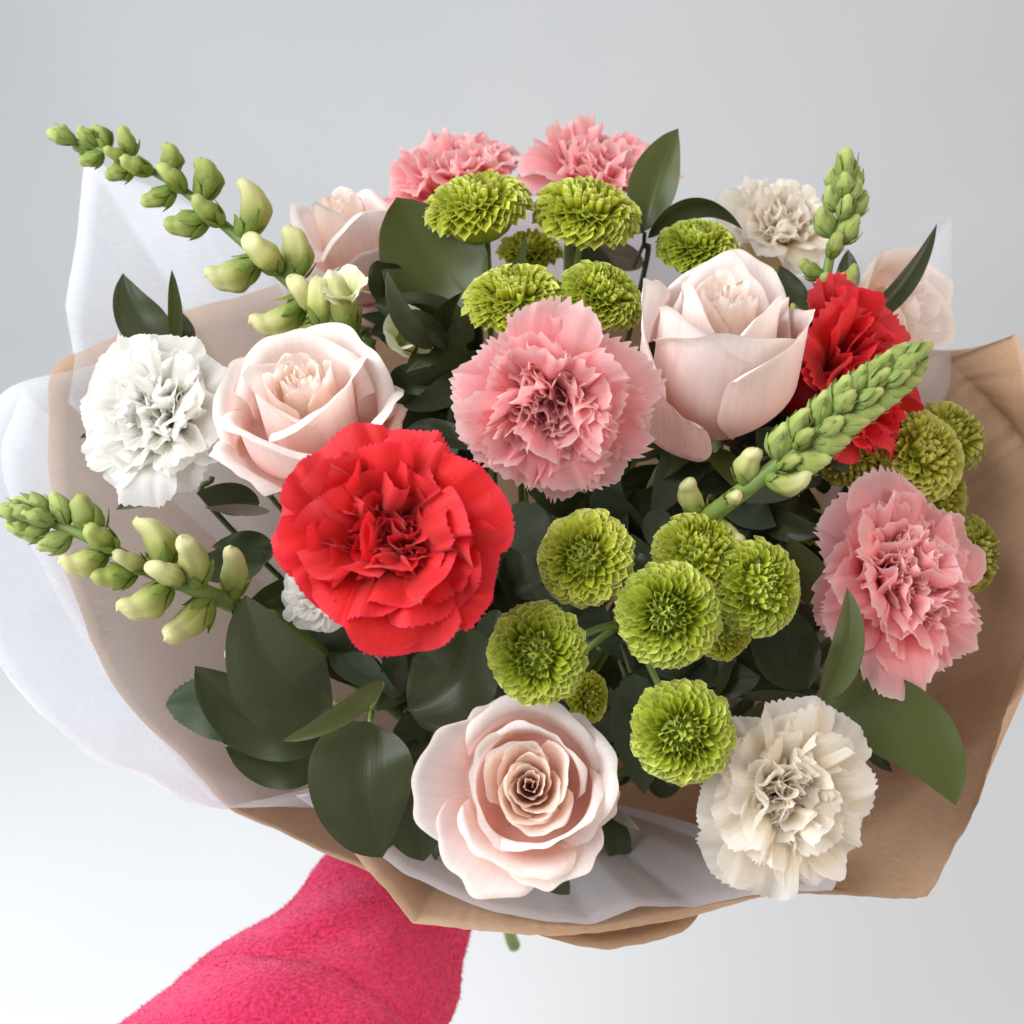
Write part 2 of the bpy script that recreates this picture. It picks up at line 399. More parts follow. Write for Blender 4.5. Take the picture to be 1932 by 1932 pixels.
kraft = thing('paper_wrap', Matrix.Translation(NECK), 'brown kraft paper wrapped round the flowers as an open cone', 'wrapping paper')
tissue = thing('tissue_wrap', Matrix.Translation(NECK), 'translucent white tissue paper lining the brown wrapping on the snapdragon side', 'tissue paper')
def under(o, root):
    o.parent = root; o.matrix_parent_inverse = root.matrix_world.inverted(); return o

# left sheet of kraft
kl = loft('kraft_sheet', [[(560, 520, .65), (430, 560, .645), (300, 600, .635), (185, 648, .62), (100, 690, .605), (88, 790, .59), (91, 883, .585), (109, 1047, .58),
      (182, 1229, .575), (255, 1349, .57), (345, 1440, .562), (423, 1521, .55), (500, 1560, .545), (600, 1610, .54), (706, 1661, .532), (800, 1700, .53)]],
      M['kraft'], nt=110, seed=1.3, neck_r=.0285, bulge=.004, wr=.0018)
under(kl, kraft)
# front sheet
kf = loft('kraft_sheet', [[(650, 1592, .522), (700, 1652, .51), (777, 1745, .50), (874, 1755, .497), (960, 1762, .495), (1041, 1765, .495), (1164, 1757, .497), (1320, 1728, .50),
      (1466, 1690, .503), (1547, 1687, .506), (1630, 1692, .51)]], M['kraft'], nt=131, seed=4.1, neck_r=.0265, bulge=-.020, wr=.0012, smooth=False)
under(kf, kraft)
kb = loft('kraft_sheet', [[(960, 1745, .512), (1026, 1768, .51), (1128, 1790, .508), (1219, 1783, .51), (1288, 1761, .512), (1318, 1730, .516), (1330, 1700, .52)]], M['kraft'], nt=50, seed=6.1, neck_r=.0300, bulge=-.024, wr=.001)
under(kb, kraft)
# right sheet with its turned rim
kr = loft('kraft_sheet', [
     [(1500, 1640, .535), (1560, 1625, .535), (1640, 1565, .532), (1760, 1470, .53), (1885, 1375, .535), (1975, 1230, .545), (1995, 1050, .555), (1975, 900, .565), (1932, 815, .57), (1860, 742, .575), (1797, 683, .58), (1700, 640, .60), (1600, 620, .62)],
     [(1500, 1688, .52), (1625, 1694, .515), (1721, 1697, .508), (1752, 1692, .508), (1841, 1547, .51), (1880, 1425, .515), (1903, 1338, .51), (1990, 1230, .50), (2010, 950, .505), (1950, 760, .515), (1919, 629, .53), (1797, 677, .584), (1600, 600, .63)]],
     M['kraft'], nt=181, rows=(30, 12), seed=9.1, wr=.0018, bulge=.004, neck_r=.0265, smooth=False)
kr.data.materials[0] = M['kraft']; under(kr, kraft)
krt = loft('kraft_sheet', [[(1600, 640, .64), (1350, 600, .66), (1100, 560, .67), (850, 540, .67), (600, 560, .65), (500, 580, .64)]], M['kraft'], nt=60, seed=2.2, neck_r=.027)
under(krt, kraft)

# tissue sheets
ts = []
ts.append(loft('tissue_sheet', [[(560, 500, .625), (470, 440, .62), (330, 372, .61), (160, 297, .60), (147, 430, .59), (123, 576, .575), (139, 676, .555), (128, 760, .55)]],
      M['tissue'], nt=90, seed=11, neck_r=.0215, smooth=False, bulge=.002, wr=.0012))
ts.append(loft('tissue_sheet', [[(330, 645, .57), (240, 668, .56), (138, 697, .55), (0, 742, .53), (-60, 900, .51), (-70, 1100, .50), (0, 1262, .50), (100, 1372, .50), (180, 1432, .502), (262, 1462, .505), (385, 1523, .508), (480, 1512, .51), (590, 1490, .515), (680, 1470, .53)]],
      M['tissue'], nt=120, seed=13, neck_r=.0205, bulge=.002, wr=.0016))
ts.append(loft('tissue_sheet', [[(560, 500, .68), (470, 440, .665), (330, 372, .655), (160, 297, .645), (147, 430, .64), (123, 576, .635), (139, 676, .63), (128, 760, .63)]],
      M['tissue_thin'], nt=90, seed=12, neck_r=.031, smooth=False, bulge=.006, wr=.0012))
ts.append(loft('tissue_sheet', [[(240, 668, .64), (138, 697, .635), (0, 742, .625), (-60, 900, .62), (-70, 1100, .62), (0, 1262, .62), (100, 1372, .615), (180, 1432, .61), (262, 1462, .60), (385, 1523, .575), (480, 1512, .57)]],
      M['tissue_thin'], nt=100, seed=14, neck_r=.031, bulge=.006, wr=.0016))
ts.append(loft('tissue_sheet', [[(40, 730, .62), (0, 870, .62), (60, 1040, .61), (150, 1200, .605), (250, 1345, .60), (350, 1465, .59), (400, 1515, .575)]],
      M['tissue_thin'], nt=80, seed=15, neck_r=.032, bulge=.004, wr=.0016))
ts.append(loft('tissue_sheet', [[(560, 1500, .53), (640, 1560, .526), (765, 1655, .513), (910, 1717, .505), (1001, 1734, .503), (1119, 1746, .502), (1208, 1710, .505), (1310, 1712, .507), (1450, 1685, .50), (1572, 1681, .498), (1590, 1640, .505)]],
      M['tissue_lining'], nt=110, seed=17, neck_r=.0215, smooth=False, wr=.0008, bulge=-.026))
ts.append(loft('tissue_sheet', [[(1590, 500, .59), (1640, 438, .585), (1797, 398, .58), (1797, 560, .575), (1795, 720, .57), (1770, 800, .565)]],
      M['tissue_right'], nt=80, seed=19, neck_r=.022, smooth=False, wr=.001))
ts.append(loft('tissue_sheet', [[(520, 520, .645), (700, 470, .66), (850, 440, .67), (1000, 395, .68), (1150, 410, .68), (1300, 440, .68), (1450, 500, .675), (1600, 560, .66)]],
      M['tissue_lining'], nt=80, seed=21, neck_r=.022))
for o in ts: under(o, tissue)

# ------------------------------------------------------------------ carnations
def carnation_petal(name, L, W, a0, a1, ruff, mat, ns=13, nx=56, teeth=13, tooth=.045, wild=1.0, waves=2.4, cup=.0):
    s = np.linspace(0, 1, ns)[:, None]; x = np.linspace(-1, 1, nx)[None, :]
    ph = rng.uniform(0, 6.28, 6)
    e = 1 - .20 * np.abs(x) ** 2.6 + .04 * np.sin(2.2 * x + ph[0])
    tz = np.abs(((x * teeth * .5 + .13 * np.sin(9 * x + ph[1])) % 1) - .5) * 2
    amp = tooth * (.6 + .5 * np.sin(5 * x + ph[2]))
    se = s * e + (s ** 8) * amp * (tz - .3)
    w = W * (.10 + .90 * sm(se * 1.05) ** .85)
    tt = np.linspace(0, 1.25, 60)
    al = a0 + (a1 - a0) * np.clip(tt, 0, 1.2) ** 1.25
    dr = np.concatenate([[0], np.cumsum(np.sin(al[:-1]) * (tt[1] - tt[0]))]) * L
    dz = np.concatenate([[0], np.cumsum(np.cos(al[:-1]) * (tt[1] - tt[0]))]) * L
    r = np.interp(se, tt, dr); z = np.interp(se, tt, dz); A = np.interp(se, tt, al)
    lat = w * x
    env = se ** 1.7
    k = waves
    f = .05 * np.sin(15 * x + 9 * se + ph[0]) + .04 * np.sin(21 * x - 7 * se + ph[2]) + .55 * np.sin(k * 1.6 * x + ph[3]) + .35 * np.sin(k * 3.1 * x + ph[4] + 1.5 * se) + .18 * np.sin(k * 6.7 * x + ph[5])
    d = ruff * env * f + cup * x ** 2 * env
    # gathered sideways where it is ruffled
    lat = lat * (1 - .25 * min(1, ruff * 3) * env) + ruff * .45 * env * np.sin(k * 3.1 * x + ph[4] + 1.2)
    lat = lat + wild * .03 * env * np.sin(7 * se + ph[2])
    X = np.stack([r + np.cos(A) * d, lat + 0 * r, z - np.sin(A) * d], -1)
    V, U = np.broadcast_to(np.clip(s, 0, 1), r.shape), np.broadcast_to((x + 1) / 2, r.shape)
    return grid_mesh(name, X, mat, U, V)

def rotz(a): return Matrix.Rotation(a, 4, 'Z')
def carnation(u, v, d, Rpx, tilt, az, mat, label, group, roll=0, layers=None, stem_via=None, squash=1.0, name='carnation', tooth=.045, teeth=13, calyx=True, off=.30):
    R = Rpx * mpp(d)
    root = thing(name, frame(u, v, d, tilt, az, roll, off * R), label, 'carnation', group)
    layers = layers or [(9, 1.06, .40, 12, 118, .07, 1.6), (9, .97, .38, 8, 96, .09, 1.9), (9, .88, .36, 5, 72, .12, 2.2), (9, .80, .34, 2, 48, .15, 2.5), (10, .74, .28, 0, 28, .17, 2.8), (11, .67, .22, 0, 10, .15, 3.2)]
    S = Matrix.Diagonal((R, R, R * squash, 1))
    k0 = random.uniform(0, 6.28)
    for li, (cnt, L, W, a0, a1, ruff, wv) in enumerate(layers):
        for i in range(cnt):
            l_ = L * random.uniform(.90, 1.08)
            me = carnation_petal('petal', l_, W * random.uniform(.9, 1.15), R_(a0 + random.uniform(-4, 6)), R_(a1 + random.uniform(-12, 12)),
                                 ruff * random.uniform(.7, 1.3), mat, waves=wv * random.uniform(.8, 1.2), tooth=tooth, teeth=teeth, cup=-.06 if li < 2 else random.uniform(-.1, .1))
            o = link_obj('petal', me, root)
            rr = .04 + .05 * (len(layers) - li) / len(layers)
            if li >= len(layers) - 2: rr = random.uniform(-.02, .20)
            o.matrix_basis = S @ rotz(k0 + li * .37 + 2 * math.pi * (i + random.uniform(-.25, .25)) / cnt) @ Matrix.Translation((rr, 0, random.uniform(-.02, .02))) \
                @ Matrix.Rotation(R_(random.uniform(-16, 16)), 4, 'X')
    t = np.linspace(0, 1, 9); hz = .46 * squash
    link_obj('infill', tube_mesh('infill', np.stack([0 * t, 0 * t, (.05 + (hz - .05) * np.sin(t * math.pi / 2)) * R], 1), list(.40 * R * np.cos(t * math.pi / 2) + .0002), mat, 20), root)  # dome added among the inner petals to brighten the dark pits
    if calyx:
        n = 14; t = np.linspace(0, 1, n); prof = np.interp(t, [0, .15, .5, .85, 1], [.03, .09, .13, .155, .15]) * R
        path = np.stack([0 * t, 0 * t, (-.62 + .72 * t) * R], 1)
        link_obj('calyx', tube_mesh('calyx', path, list(prof), M['calyx'], 14), root)
        add_stem(root, (0, 0, -.6 * R), .0022, M['stem'], stem_via)
    return root

G_P, G_R, G_W = 'pink carnations in the bouquet', 'red carnations in the bouquet', 'white carnations in the bouquet'
carnation(1040, 752, .455, 216, 18, 265, M['pink_c'], 'pink carnation facing the viewer at the middle of the bouquet above green blooms', G_P, tooth=.085, teeth=12)
carnation(1668, 1105, .49, 224, 44, 8, M['pink_c'], 'pink carnation turned sideways against the bare brown paper', G_P, tooth=.07, teeth=13)
carnation(868, 396, .625, 164, 68, 100, M['pink_c'], 'pink carnation at the back of the bouquet beside the small blush rose', G_P, squash=1.35)
carnation(1100, 388, .625, 166, 68, 80, M['pink_c'], 'pink carnation at the back of the bouquet beside the tall pointed leaf', G_P, squash=1.4)
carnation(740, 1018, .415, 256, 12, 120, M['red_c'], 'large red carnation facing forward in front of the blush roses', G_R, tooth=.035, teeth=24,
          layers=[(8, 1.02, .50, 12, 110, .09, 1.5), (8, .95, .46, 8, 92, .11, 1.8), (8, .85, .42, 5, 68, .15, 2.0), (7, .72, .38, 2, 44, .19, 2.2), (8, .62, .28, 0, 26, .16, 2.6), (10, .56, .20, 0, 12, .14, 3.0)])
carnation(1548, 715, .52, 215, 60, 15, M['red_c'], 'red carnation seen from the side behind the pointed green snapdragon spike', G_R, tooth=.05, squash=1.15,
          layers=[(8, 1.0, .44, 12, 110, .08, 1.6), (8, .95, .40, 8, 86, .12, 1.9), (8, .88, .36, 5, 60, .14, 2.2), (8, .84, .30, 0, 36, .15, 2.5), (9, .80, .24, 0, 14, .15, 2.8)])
carnation(316, 790, .495, 188, 36, 165, M['white_c'], 'pure white carnation beside the blush rose, next to the tissue paper', G_W, tooth=.03)
carnation(1466, 1488, .45, 214, 34, -25, M['cream_c'], 'creamy white carnation low on the brown paper beside the long green leaf', G_W, tooth=.04, teeth=15)
carnation(1458, 458, .625, 138, 58, 70, M['cream_c'], 'cream carnation at the back between the round green bloom and upright spike', G_W, tooth=.03, squash=1.3)
carnation(608, 1120, .485, 88, 20, 180, M['white_c'], 'white carnation almost hidden underneath the large red carnation', G_W, tooth=.03)

# ------------------------------------------------------------------ roses
def rose_petal(R, H, span, lean, curl, mat, tuck=.12, sc0=.82, side=.25, point=.0, base=.35, ns=18, nx=26, wob=.02, drop=.2, name='petal', rho=1.0, thickn=None):
    s = np.linspace(0, 1, ns)[:, None] ** .9; a = np.linspace(-1, 1, nx)[None, :]
    ph = rng.uniform(0, 6.28, 4)
    top = 1 - drop * np.abs(a) ** 2.2 + point * np.exp(-(a / .28) ** 2) + wob * np.sin(5.1 * a + ph[0]) + wob * .6 * np.sin(11 * a + ph[1])
    se = s * top
    sc = (sc0 - side * np.abs(a) ** 2.0) * top
    sl = np.minimum(se, sc)
    g = np.sin(np.pi / 2 * np.clip(sl / base, 0, 1)) ** .8
    ln = lean * (1 + .12 * np.sin(2.5 * a + ph[2]))
    r = R * g + ln * np.clip(sl - base * .7, 0, 2) ** 1.3
    z = H * sl
    over = np.clip(se - sc, 0, 1)
    rh = .16 * rho * (1 + .25 * np.sin(3 * a + ph[3]))
    beta = np.minimum(over / rh * (H + abs(lean) * .6), curl)
    # start direction of the roll follows the wall
    dirr = ln * 1.1; m = np.sqrt(dirr ** 2 + H ** 2); cr, cz = dirr / m, H / m
    t1 = np.sin(beta) * rh; n1 = (1 - np.cos(beta)) * rh
    r = r + cr * t1 + cz * n1; z = z + cz * t1 - cr * n1
    ws = (.50 + .50 * sm(s * 1.8)) * (1 - .8 * drop * s ** 5)
    phi = a * span / 2 * ws
    r = r * (1 + tuck * a)
    r = r * (1 + .03 * np.sin(3 * phi + ph[0]) * s) + .012 * s ** 5 * (np.sin(9 * a + ph[1]) + .6 * np.sin(17 * a + ph[3]))
    X = np.stack([r * np.cos(phi), r * np.sin(phi), z + 0 * r], -1)
    V = np.broadcast_to(s, r.shape); U = np.broadcast_to((a + 1) / 2, r.shape)
    return grid_mesh(name, X, mat, U, V)

def rose(u, v, d, Rpx, tilt, az, label, group, inner, outer, roll=0, off=.55, squash=1.0, min_=None, mout=None, sepals=4, idrop=.20, infill=0, name='rose', zin=0):
    """inner: list of (R, H, span, lean, curl, phi, zoff); outer the same with sc0, side, point after"""
    R = Rpx * mpp(d)
    root = thing(name, frame(u, v, d, tilt, az, roll, off * R), label, 'rose', group)
    S = Matrix.Diagonal((R, R, R * squash, 1))
    oval = Matrix.Diagonal((.88, 1.06, 1, 1)) if infill else Matrix.Identity(4)
    for (r, h, sp, ln, cu, ph, zo) in inner:
        me = rose_petal(r, h, R_(sp), ln, cu, min_ or M['rose_in'], tuck=.17, sc0=.93, side=.10, rho=.35, drop=idrop, point=.0, wob=.012, base=.3)
        o = link_obj('petal', me, root); o.matrix_basis = S @ oval @ Matrix.Translation((0, 0, zo)) @ rotz(R_(ph))
    for q in outer:
        (r, h, sp, ln, cu, ph, zo, sc0, side, pt) = q[:10]
        mt = M[q[10]] if len(q) > 10 else (mout or M['rose_out'])
        kw = q[11] if len(q) > 11 else {}
        me = rose_petal(r, h, R_(sp), ln, cu, mt, tuck=kw.get('tuck', .06), sc0=sc0, side=side, point=pt, nx=34, ns=24, wob=kw.get('wob', .02), drop=kw.get('drop', .22) * 1.35, rho=kw.get('rho', 1), base=kw.get('base', .35))
        o = link_obj('petal', me, root); o.matrix_basis = S @ Matrix.Translation((0, 0, zo)) @ rotz(R_(ph))
    if infill > .1:
        t = np.linspace(0, 1, 10)
        link_obj('infill', tube_mesh('infill', np.stack([0 * t, 0 * t, (.2 + infill * np.sin(t * math.pi / 2)) * R], 1), list(.56 * R * np.cos(t * math.pi / 2) + .0002), M['rose_in'], 24), root)
    # hip and sepals
    t = np.linspace(0, 1, 12); prof = np.interp(t, [0, .2, .6, 1], [.05, .14, .20, .12]) * R
    path = np.stack([0 * t, 0 * t, (-.30 + .36 * t) * R], 1)
    link_obj('hip', tube_mesh('hip', path, list(prof), M['calyx'], 14), root)
    for k in range(sepals):
        X = blade(np.linspace(0, 1, 12), .16, .75); X = X * R
        o = link_obj('sepal', grid_mesh('sepal', X, M['leaf_m']), root)
        o.matrix_basis = rotz(k * 2 * math.pi / sepals + .4) @ Matrix.Translation((.1 * R, 0, -.05 * R)) @ Matrix.Rotation(R_(random.uniform(5, 35)), 4, 'Y')
    add_stem(root, (0, 0, -.28 * R), .0028, M['stem'])
    return root

def blade(t, w, L, nx=5, droop=.12):
    t = t[:, None]; x = np.linspace(-1, 1, nx)[None, :]
    ww = w * np.sin(np.pi * np.clip(t, 0, 1) ** .7) ** .9
    return np.stack([L * t + 0 * x, ww * x, -droop * t ** 2 + .25 * ww * np.abs(x)], -1)

def spiral_inner(n, r0, r1, h0, h1, lean0=-.02, lean1=-.05, curl0=.3, curl1=1.4, sp0=200, sp1=135, z=.0, step=137.5, start=20):
    out = []
    for i in range(n):
        t = i / (n - 1)
        out.append(((r0 + (r1 - r0) * t ** 1.15) * random.uniform(.94, 1.05), h0 + (h1 - h0) * t + random.uniform(-.015, .015), sp0 + (sp1 - sp0) * t, lean0 + (lean1 - lean0) * t,
                    curl0 + (curl1 - curl0) * t ** 1.5, start + step * i + random.uniform(-25, 25), z))
    return out
G_RO = 'blush pink roses in the bouquet'
# open rose looking straight at the viewer
rose(1000, 1478, .435, 166, 5, 90, 'fully open blush rose facing forward at the bottom edge, with a peach spiral centre', G_RO,
     spiral_inner(16, .03, .36, .84, .97, lean0=.02, lean1=.27, curl1=.9, sp0=230, sp1=165, z=0),
     [(.60, .98, 160, -.04, 1.2, 60, 0, .90, .2, .02), (.64, .98, 160, -.02, 1.6, 185, 0, .88, .22, .02), (.68, .97, 160, .0, 1.7, 300, 0, .87, .22, .02),
      (.76, .90, 150, .10, 2.0, 80, 0, .76, .2, .0, 'rose_out', {'rho': 1.3}), (.74, .84, 130, .20, 1.8, 5, 0, .82, .25, .0), (.74, .78, 120, .36, 1.3, 250, 0, .88, .15, .03, 'rose_out', {'wob': .035}),
      (.76, .60, 105, .86, 1.0, 172, 0, .92, .06, .0, 'rose_out', {'wob': .02, 'drop': .2}), (.76, .56, 95, .84, 1.2, 232, -.02, .92, .10, .04, 'rose_out', {'wob': .045, 'drop': .2}), (.74, .55, 95, .60, 1.4, 288, -.02, .90, .12, .0, 'rose_out', {'wob': .03}),
      (.70, .50, 90, .55, 1.5, 120, -.03, .88, .2, .0), (.70, .52, 80, .42, 1.5, 335, -.03, .88, .2, .0)], off=.75, idrop=.22, infill=.001)
# left rose
rose(578, 782, .47, 162, 47, 103, 'blush rose with a rolled rim between the pure white and large red carnations', G_RO,
     spiral_inner(14, .05, .42, 1.22, 1.28, lean1=-.06, curl1=.6),
     [(.50, 1.26, 180, -.02, 1.3, 210, 0, .90, .2, .02, 'rose_out', {'drop': .10}), (.56, 1.22, 175, .02, 1.9, 330, 0, .86, .22, .02, 'rose_out', {'drop': .10}), (.62, 1.18, 175, .05, 2.1, 90, 0, .84, .2, .02, 'rose_out', {'drop': .12}),
      (.78, 1.08, 150, .06, 2.5, 240, 0, .82, .28, .03, 'rose_out', {'rho': 1.0}), (.84, 1.10, 150, .12, 2.2, 60, 0, .80, .25, .02, 'rose_out', {'rho': 1.5}), (.84, .98, 130, .18, 2.5, 335, 0, .78, .3, .06, 'rose_out', {'rho': 1.3}),
      (.80, .98, 120, .12, 1.2, 150, 0, .86, .25, .06, 'rose_out'), (.82, .72, 80, .34, 1.9, 222, -.03, .78, .25, .12, 'rose_out', {'rho': 1.3}), (.80, .82, 75, .50, 1.2, 345, -.03, .88, .2, .04, 'rose_guard')], off=.66, idrop=.10, squash=1.12)
# right rose
rose(1350, 704, .49, 178, 61, 84, 'tall blush rose with smooth cupped petals beside the central pink carnation', G_RO,
     spiral_inner(12, .05, .36, 1.58, 1.62, lean1=-.08, curl1=.5, sp1=150),
     [(.46, 1.62, 180, -.06, .9, 200, 0, .94, .15, .02), (.54, 1.60, 175, -.06, 1.1, 80, 0, .92, .15, .02), (.60, 1.56, 170, -.08, 1.0, 320, 0, .93, .15, .03),
      (.70, 1.46, 165, -.06, 1.2, 215, 0, .93, .12, .02, 'rose_out', {'rho': .6, 'base': .55, 'drop': .10}), (.74, 1.38, 175, -.03, 1.4, 272, 0, .93, .10, .02, 'rose_out', {'rho': .6, 'base': .55, 'drop': .07}), (.82, 1.50, 125, -.02, 1.0, 165, 0, .90, .2, .05, 'rose_out', {'rho': .7, 'base': .55, 'drop': .14}),
      (.84, 1.34, 150, .0, 1.3, 338, 0, .92, .12, .02, 'rose_out', {'base': .55, 'drop': .12}), (.78, 1.52, 150, -.04, 1.0, 75, 0, .92, .2, .02, 'rose_out', {'base': .55, 'drop': .12}), (.82, .92, 95, .20, 1.0, 215, -.05, .92, .1, .02, 'rose_guard', {'wob': .05})], off=.84, idrop=.07, squash=1.20)
# small back rose
rose(655, 452, .59, 118, 74, 100, 'small blush rose seen from the side at the back beside the snapdragon spike', G_RO,
     spiral_inner(8, .08, .42, 1.7, 1.72, lean1=.02, curl1=1.2, sp1=150),
     [(.56, 1.6, 150, .10, 2.0, 200, 0, .86, .2, .03), (.60, 1.55, 150, .14, 2.1, 330, 0, .86, .2, .03), (.62, 1.5, 150, .14, 2.1, 90, 0, .86, .2, .02),
      (.74, 1.05, 130, .22, 1.9, 230, -.05, .86, .2, .05, 'rose_out', {'wob': .04}), (.78, .98, 120, .22, 1.9, 320, -.05, .86, .2, .05, 'rose_out', {'wob': .04}), (.80, .62, 120, .25, 1.5, 270, -.1, .86, .2, .05, 'rose_guard', {'wob': .04}),
      (.7, 1.1, 130, .2, 1.6, 90, 0, .86, .2, .03)], off=.9)
rose(700, 545, .60, 92, 62, 75, 'drooping blush rose tucked below the small back rose, by the wide glossy leaf', G_RO,
     spiral_inner(8, .08, .42, 1.3, 1.32, lean1=.02, curl1=1.2, sp1=150),
     [(.60, 1.25, 150, .10, 1.6, 200, 0, .86, .2, .03, 'rose_guard'), (.64, 1.2, 150, .14, 1.6, 330, 0, .86, .2, .03), (.66, 1.2, 150, .14, 1.6, 90, 0, .86, .2, .02), (.80, .9, 150, .18, 1.2, 270, 0, .86, .2, .04, 'rose_guard', {'wob': .04})], off=.7)
# pale rose behind the tissue
rose(1704, 585, .615, 112, 55, 15, 'faded peach rose at the back behind the blade shaped leaf and red carnation', G_RO,
     spiral_inner(8, .06, .40, 1.1, 1.15, lean1=.02, curl1=1.2, sp1=150),
     [(.56, 1.1, 150, .10, 2.0, 200, 0, .86, .2, .03), (.66, 1.0, 150, .20, 2.0, 330, 0, .86, .2, .05), (.72, .95, 150, .26, 2.0, 90, 0, .86, .2, .05),
      (.80, .8, 120, .36, 1.6, 230, 0, .86, .2, .08), (.80, .8, 120, .36, 1.6, 20, 0, .86, .2, .08), (.8, .8, 120, .36, 1.6, 140, 0, .86, .2, .05)], off=.6, min_=M['rose_old'], mout=M['rose_old'])

# ------------------------------------------------------------------ green button chrysanthemums
def mum_petal(mat, wide=.20, cup=.5, curve=.2, pt=.0):
    ns, nx = 8, 5
    t = np.linspace(0, 1, ns)[:, None]; x = np.linspace(-1, 1, nx)[None, :]
    w = wide * (.42 + .58 * sm(t / .62)) * np.where(t > .70, np.sqrt(np.clip(1 - ((t - .70) / .305) ** 2, .03, 1)), 1)
    X = np.stack([t + pt * (1 - np.abs(x)) * t ** 4 + 0 * x, w * x, cup * w * np.abs(x) ** 1.8 + curve * t ** 2.2 + 0 * x], -1)
    U = np.broadcast_to((x + 1) / 2, X.shape[:2])
    V = np.clip(np.broadcast_to(t ** 1.2, X.shape[:2]) * .80 + .30 * np.abs(x) ** 4 * np.minimum(1, t * 1.5) + .12 * t ** 8, 0, 1)
    return grid_mesh('petal', X, mat, U, V)
MUM = {}
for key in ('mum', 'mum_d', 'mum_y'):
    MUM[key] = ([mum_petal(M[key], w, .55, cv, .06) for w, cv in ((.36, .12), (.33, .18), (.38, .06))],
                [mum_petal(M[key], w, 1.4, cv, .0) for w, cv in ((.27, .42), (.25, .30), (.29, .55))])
G_M = 'green button chrysanthemums in the bouquet'
def chrysanthemum(u, v, d, Rpx, tilt, az, label, key='mum', N=205, via=None, dome=.70, roll=None, skirt=92):
    R = Rpx * mpp(d); key = random.choice(['mum', 'mum_d']) if key == 'mum' else key; wsc = random.uniform(.78, .95)
    root = thing('chrysanthemum', frame(u, v, d, tilt, az, random.uniform(0, 360) if roll is None else roll, .28 * R), label, 'chrysanthemum', G_M)
    n = 14; th = np.linspace(0, math.pi, n)
    prof = np.sin(th) * .66 * R; zz = -np.cos(th) * .48 * R
    core = np.stack([0 * th, 0 * th, zz], 1)
    link_obj('core', tube_mesh('core', core, list(np.maximum(prof, .0004)), M['mum_core'], 16), root)
    wide, narrow = MUM[key]; dome *= random.uniform(.92, 1.1); jit = random.uniform(5, 12); skirt += random.uniform(-6, 8)
    ga = math.pi * (3 - math.sqrt(5)); cz = 1.0
    for i in range(N):
        f = (i + .5) / N
        th = R_(3 + (skirt - 3) * f ** .55)                # polar angle of the petal's direction
        ph = i * ga + random.uniform(-.07, .07)
        L = (.30 + .20 * sm(f * 1.6)) * random.uniform(.84, 1.14)
        pd = th + R_(random.uniform(-jit, jit)) + R_(2 + 30 * float(sm(f * 1.7)))
        dirv = Vector((math.sin(pd) * math.cos(ph), math.sin(pd) * math.sin(ph), math.cos(pd)))
        upv = Vector((-math.cos(pd) * math.cos(ph), -math.cos(pd) * math.sin(ph), math.sin(pd)))
        side = upv.cross(dirv)
        ps = min(th, R_(112))
        surf = Vector((math.sin(ps) * math.cos(ph), math.sin(ps) * math.sin(ph), math.cos(ps) * dome)) * random.uniform(.95, 1.03)
        base = (surf - dirv * L)
        m = Matrix((dirv, side, upv)).transposed().to_4x4()
        sc_ = L * R
        wf = 1.0 if f > .3 else .8
        m = Matrix.Translation(base * R) @ m @ Matrix.Diagonal((sc_, sc_ * wf * wsc, sc_, 1))
        me = random.choice(narrow if f < .22 else wide)
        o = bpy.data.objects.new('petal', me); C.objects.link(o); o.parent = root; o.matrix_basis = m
    add_stem(root, (0, 0, -.3 * R), .0016, M['stem'], via)
    return root

nodeA = P(1165, 1190, .50)
chrysanthemum(900, 380, .545, 103, 66, 100, 'green button bloom on a bare stem just above the very wide glossy leaf')
chrysanthemum(1109, 390, .545, 100, 62, 80, 'green button bloom on a thick stem beside the tall pointed leaf at the back')
chrysanthemum(1000, 468, .60, 62, 66, 90, 'small dark green button bloom in the gap under the two upper green blooms', N=110)
chrysanthemum(972, 558, .515, 98, 56, 95, 'green button bloom tucked behind the top petals of the central pink carnation')
chrysanthemum(1140, 552, .515, 82, 52, 60, 'green button bloom squeezed between the central pink carnation and tall rose')
chrysanthemum(1316, 462, .56, 78, 58, 85, 'green button bloom rising right behind the tall blush rose')
chrysanthemum(1102, 1052, .435, 92, 16, 150, 'green button bloom directly below the frilled edge of the central pink carnation', via=nodeA)
chrysanthemum(1010, 1234, .43, 96, 18, 200, 'green button bloom touching the top of the fully open rose', via=nodeA)
chrysanthemum(1262, 1158, .425, 100, 10, 20, 'green button bloom in the centre of the tight cluster of four', via=nodeA)
chrysanthemum(1322, 1036, .45, 88, 38, 75, 'green button bloom topping the tight cluster, just under the slanting snapdragon spike', via=nodeA)
chrysanthemum(1438, 1106, .445, 92, 36, 10, 'green button bloom in the cluster on the side of the pink carnation and brown paper', via=nodeA)
chrysanthemum(1372, 1196, .475, 58, 40, -40, 'small green button bloom half hidden under the tight cluster', N=110, via=nodeA)
chrysanthemum(1288, 1384, .425, 97, 12, -60, 'green button bloom beside the creamy white carnation on its own curved stem', via=nodeA)
chrysanthemum(1112, 1318, .475, 52, 50, -10, 'small dark green button bloom peeping out behind the fully open rose', N=110, via=nodeA)
chrysanthemum(1742, 854, .525, 92, 45, 30, 'large yellowish button bloom in the clump below the side facing red carnation', key='mum_y')
chrysanthemum(1800, 815, .545, 72, 50, 40, 'yellowish button bloom at the top of the clump against the brown paper', key='mum_y', N=120)
chrysanthemum(1768, 930, .535, 74, 45, 20, 'yellowish button bloom peeping out over the sideways pink carnation', key='mum_y', N=120)
chrysanthemum(1845, 1046, .54, 72, 66, 0, 'yellowish button bloom alone against the brown paper past the pink carnation', key='mum_y', N=120)
chrysanthemum(1612, 880, .53, 72, 60, -80, 'shaded yellowish button bloom hanging under the red carnation', key='mum_y', N=110)
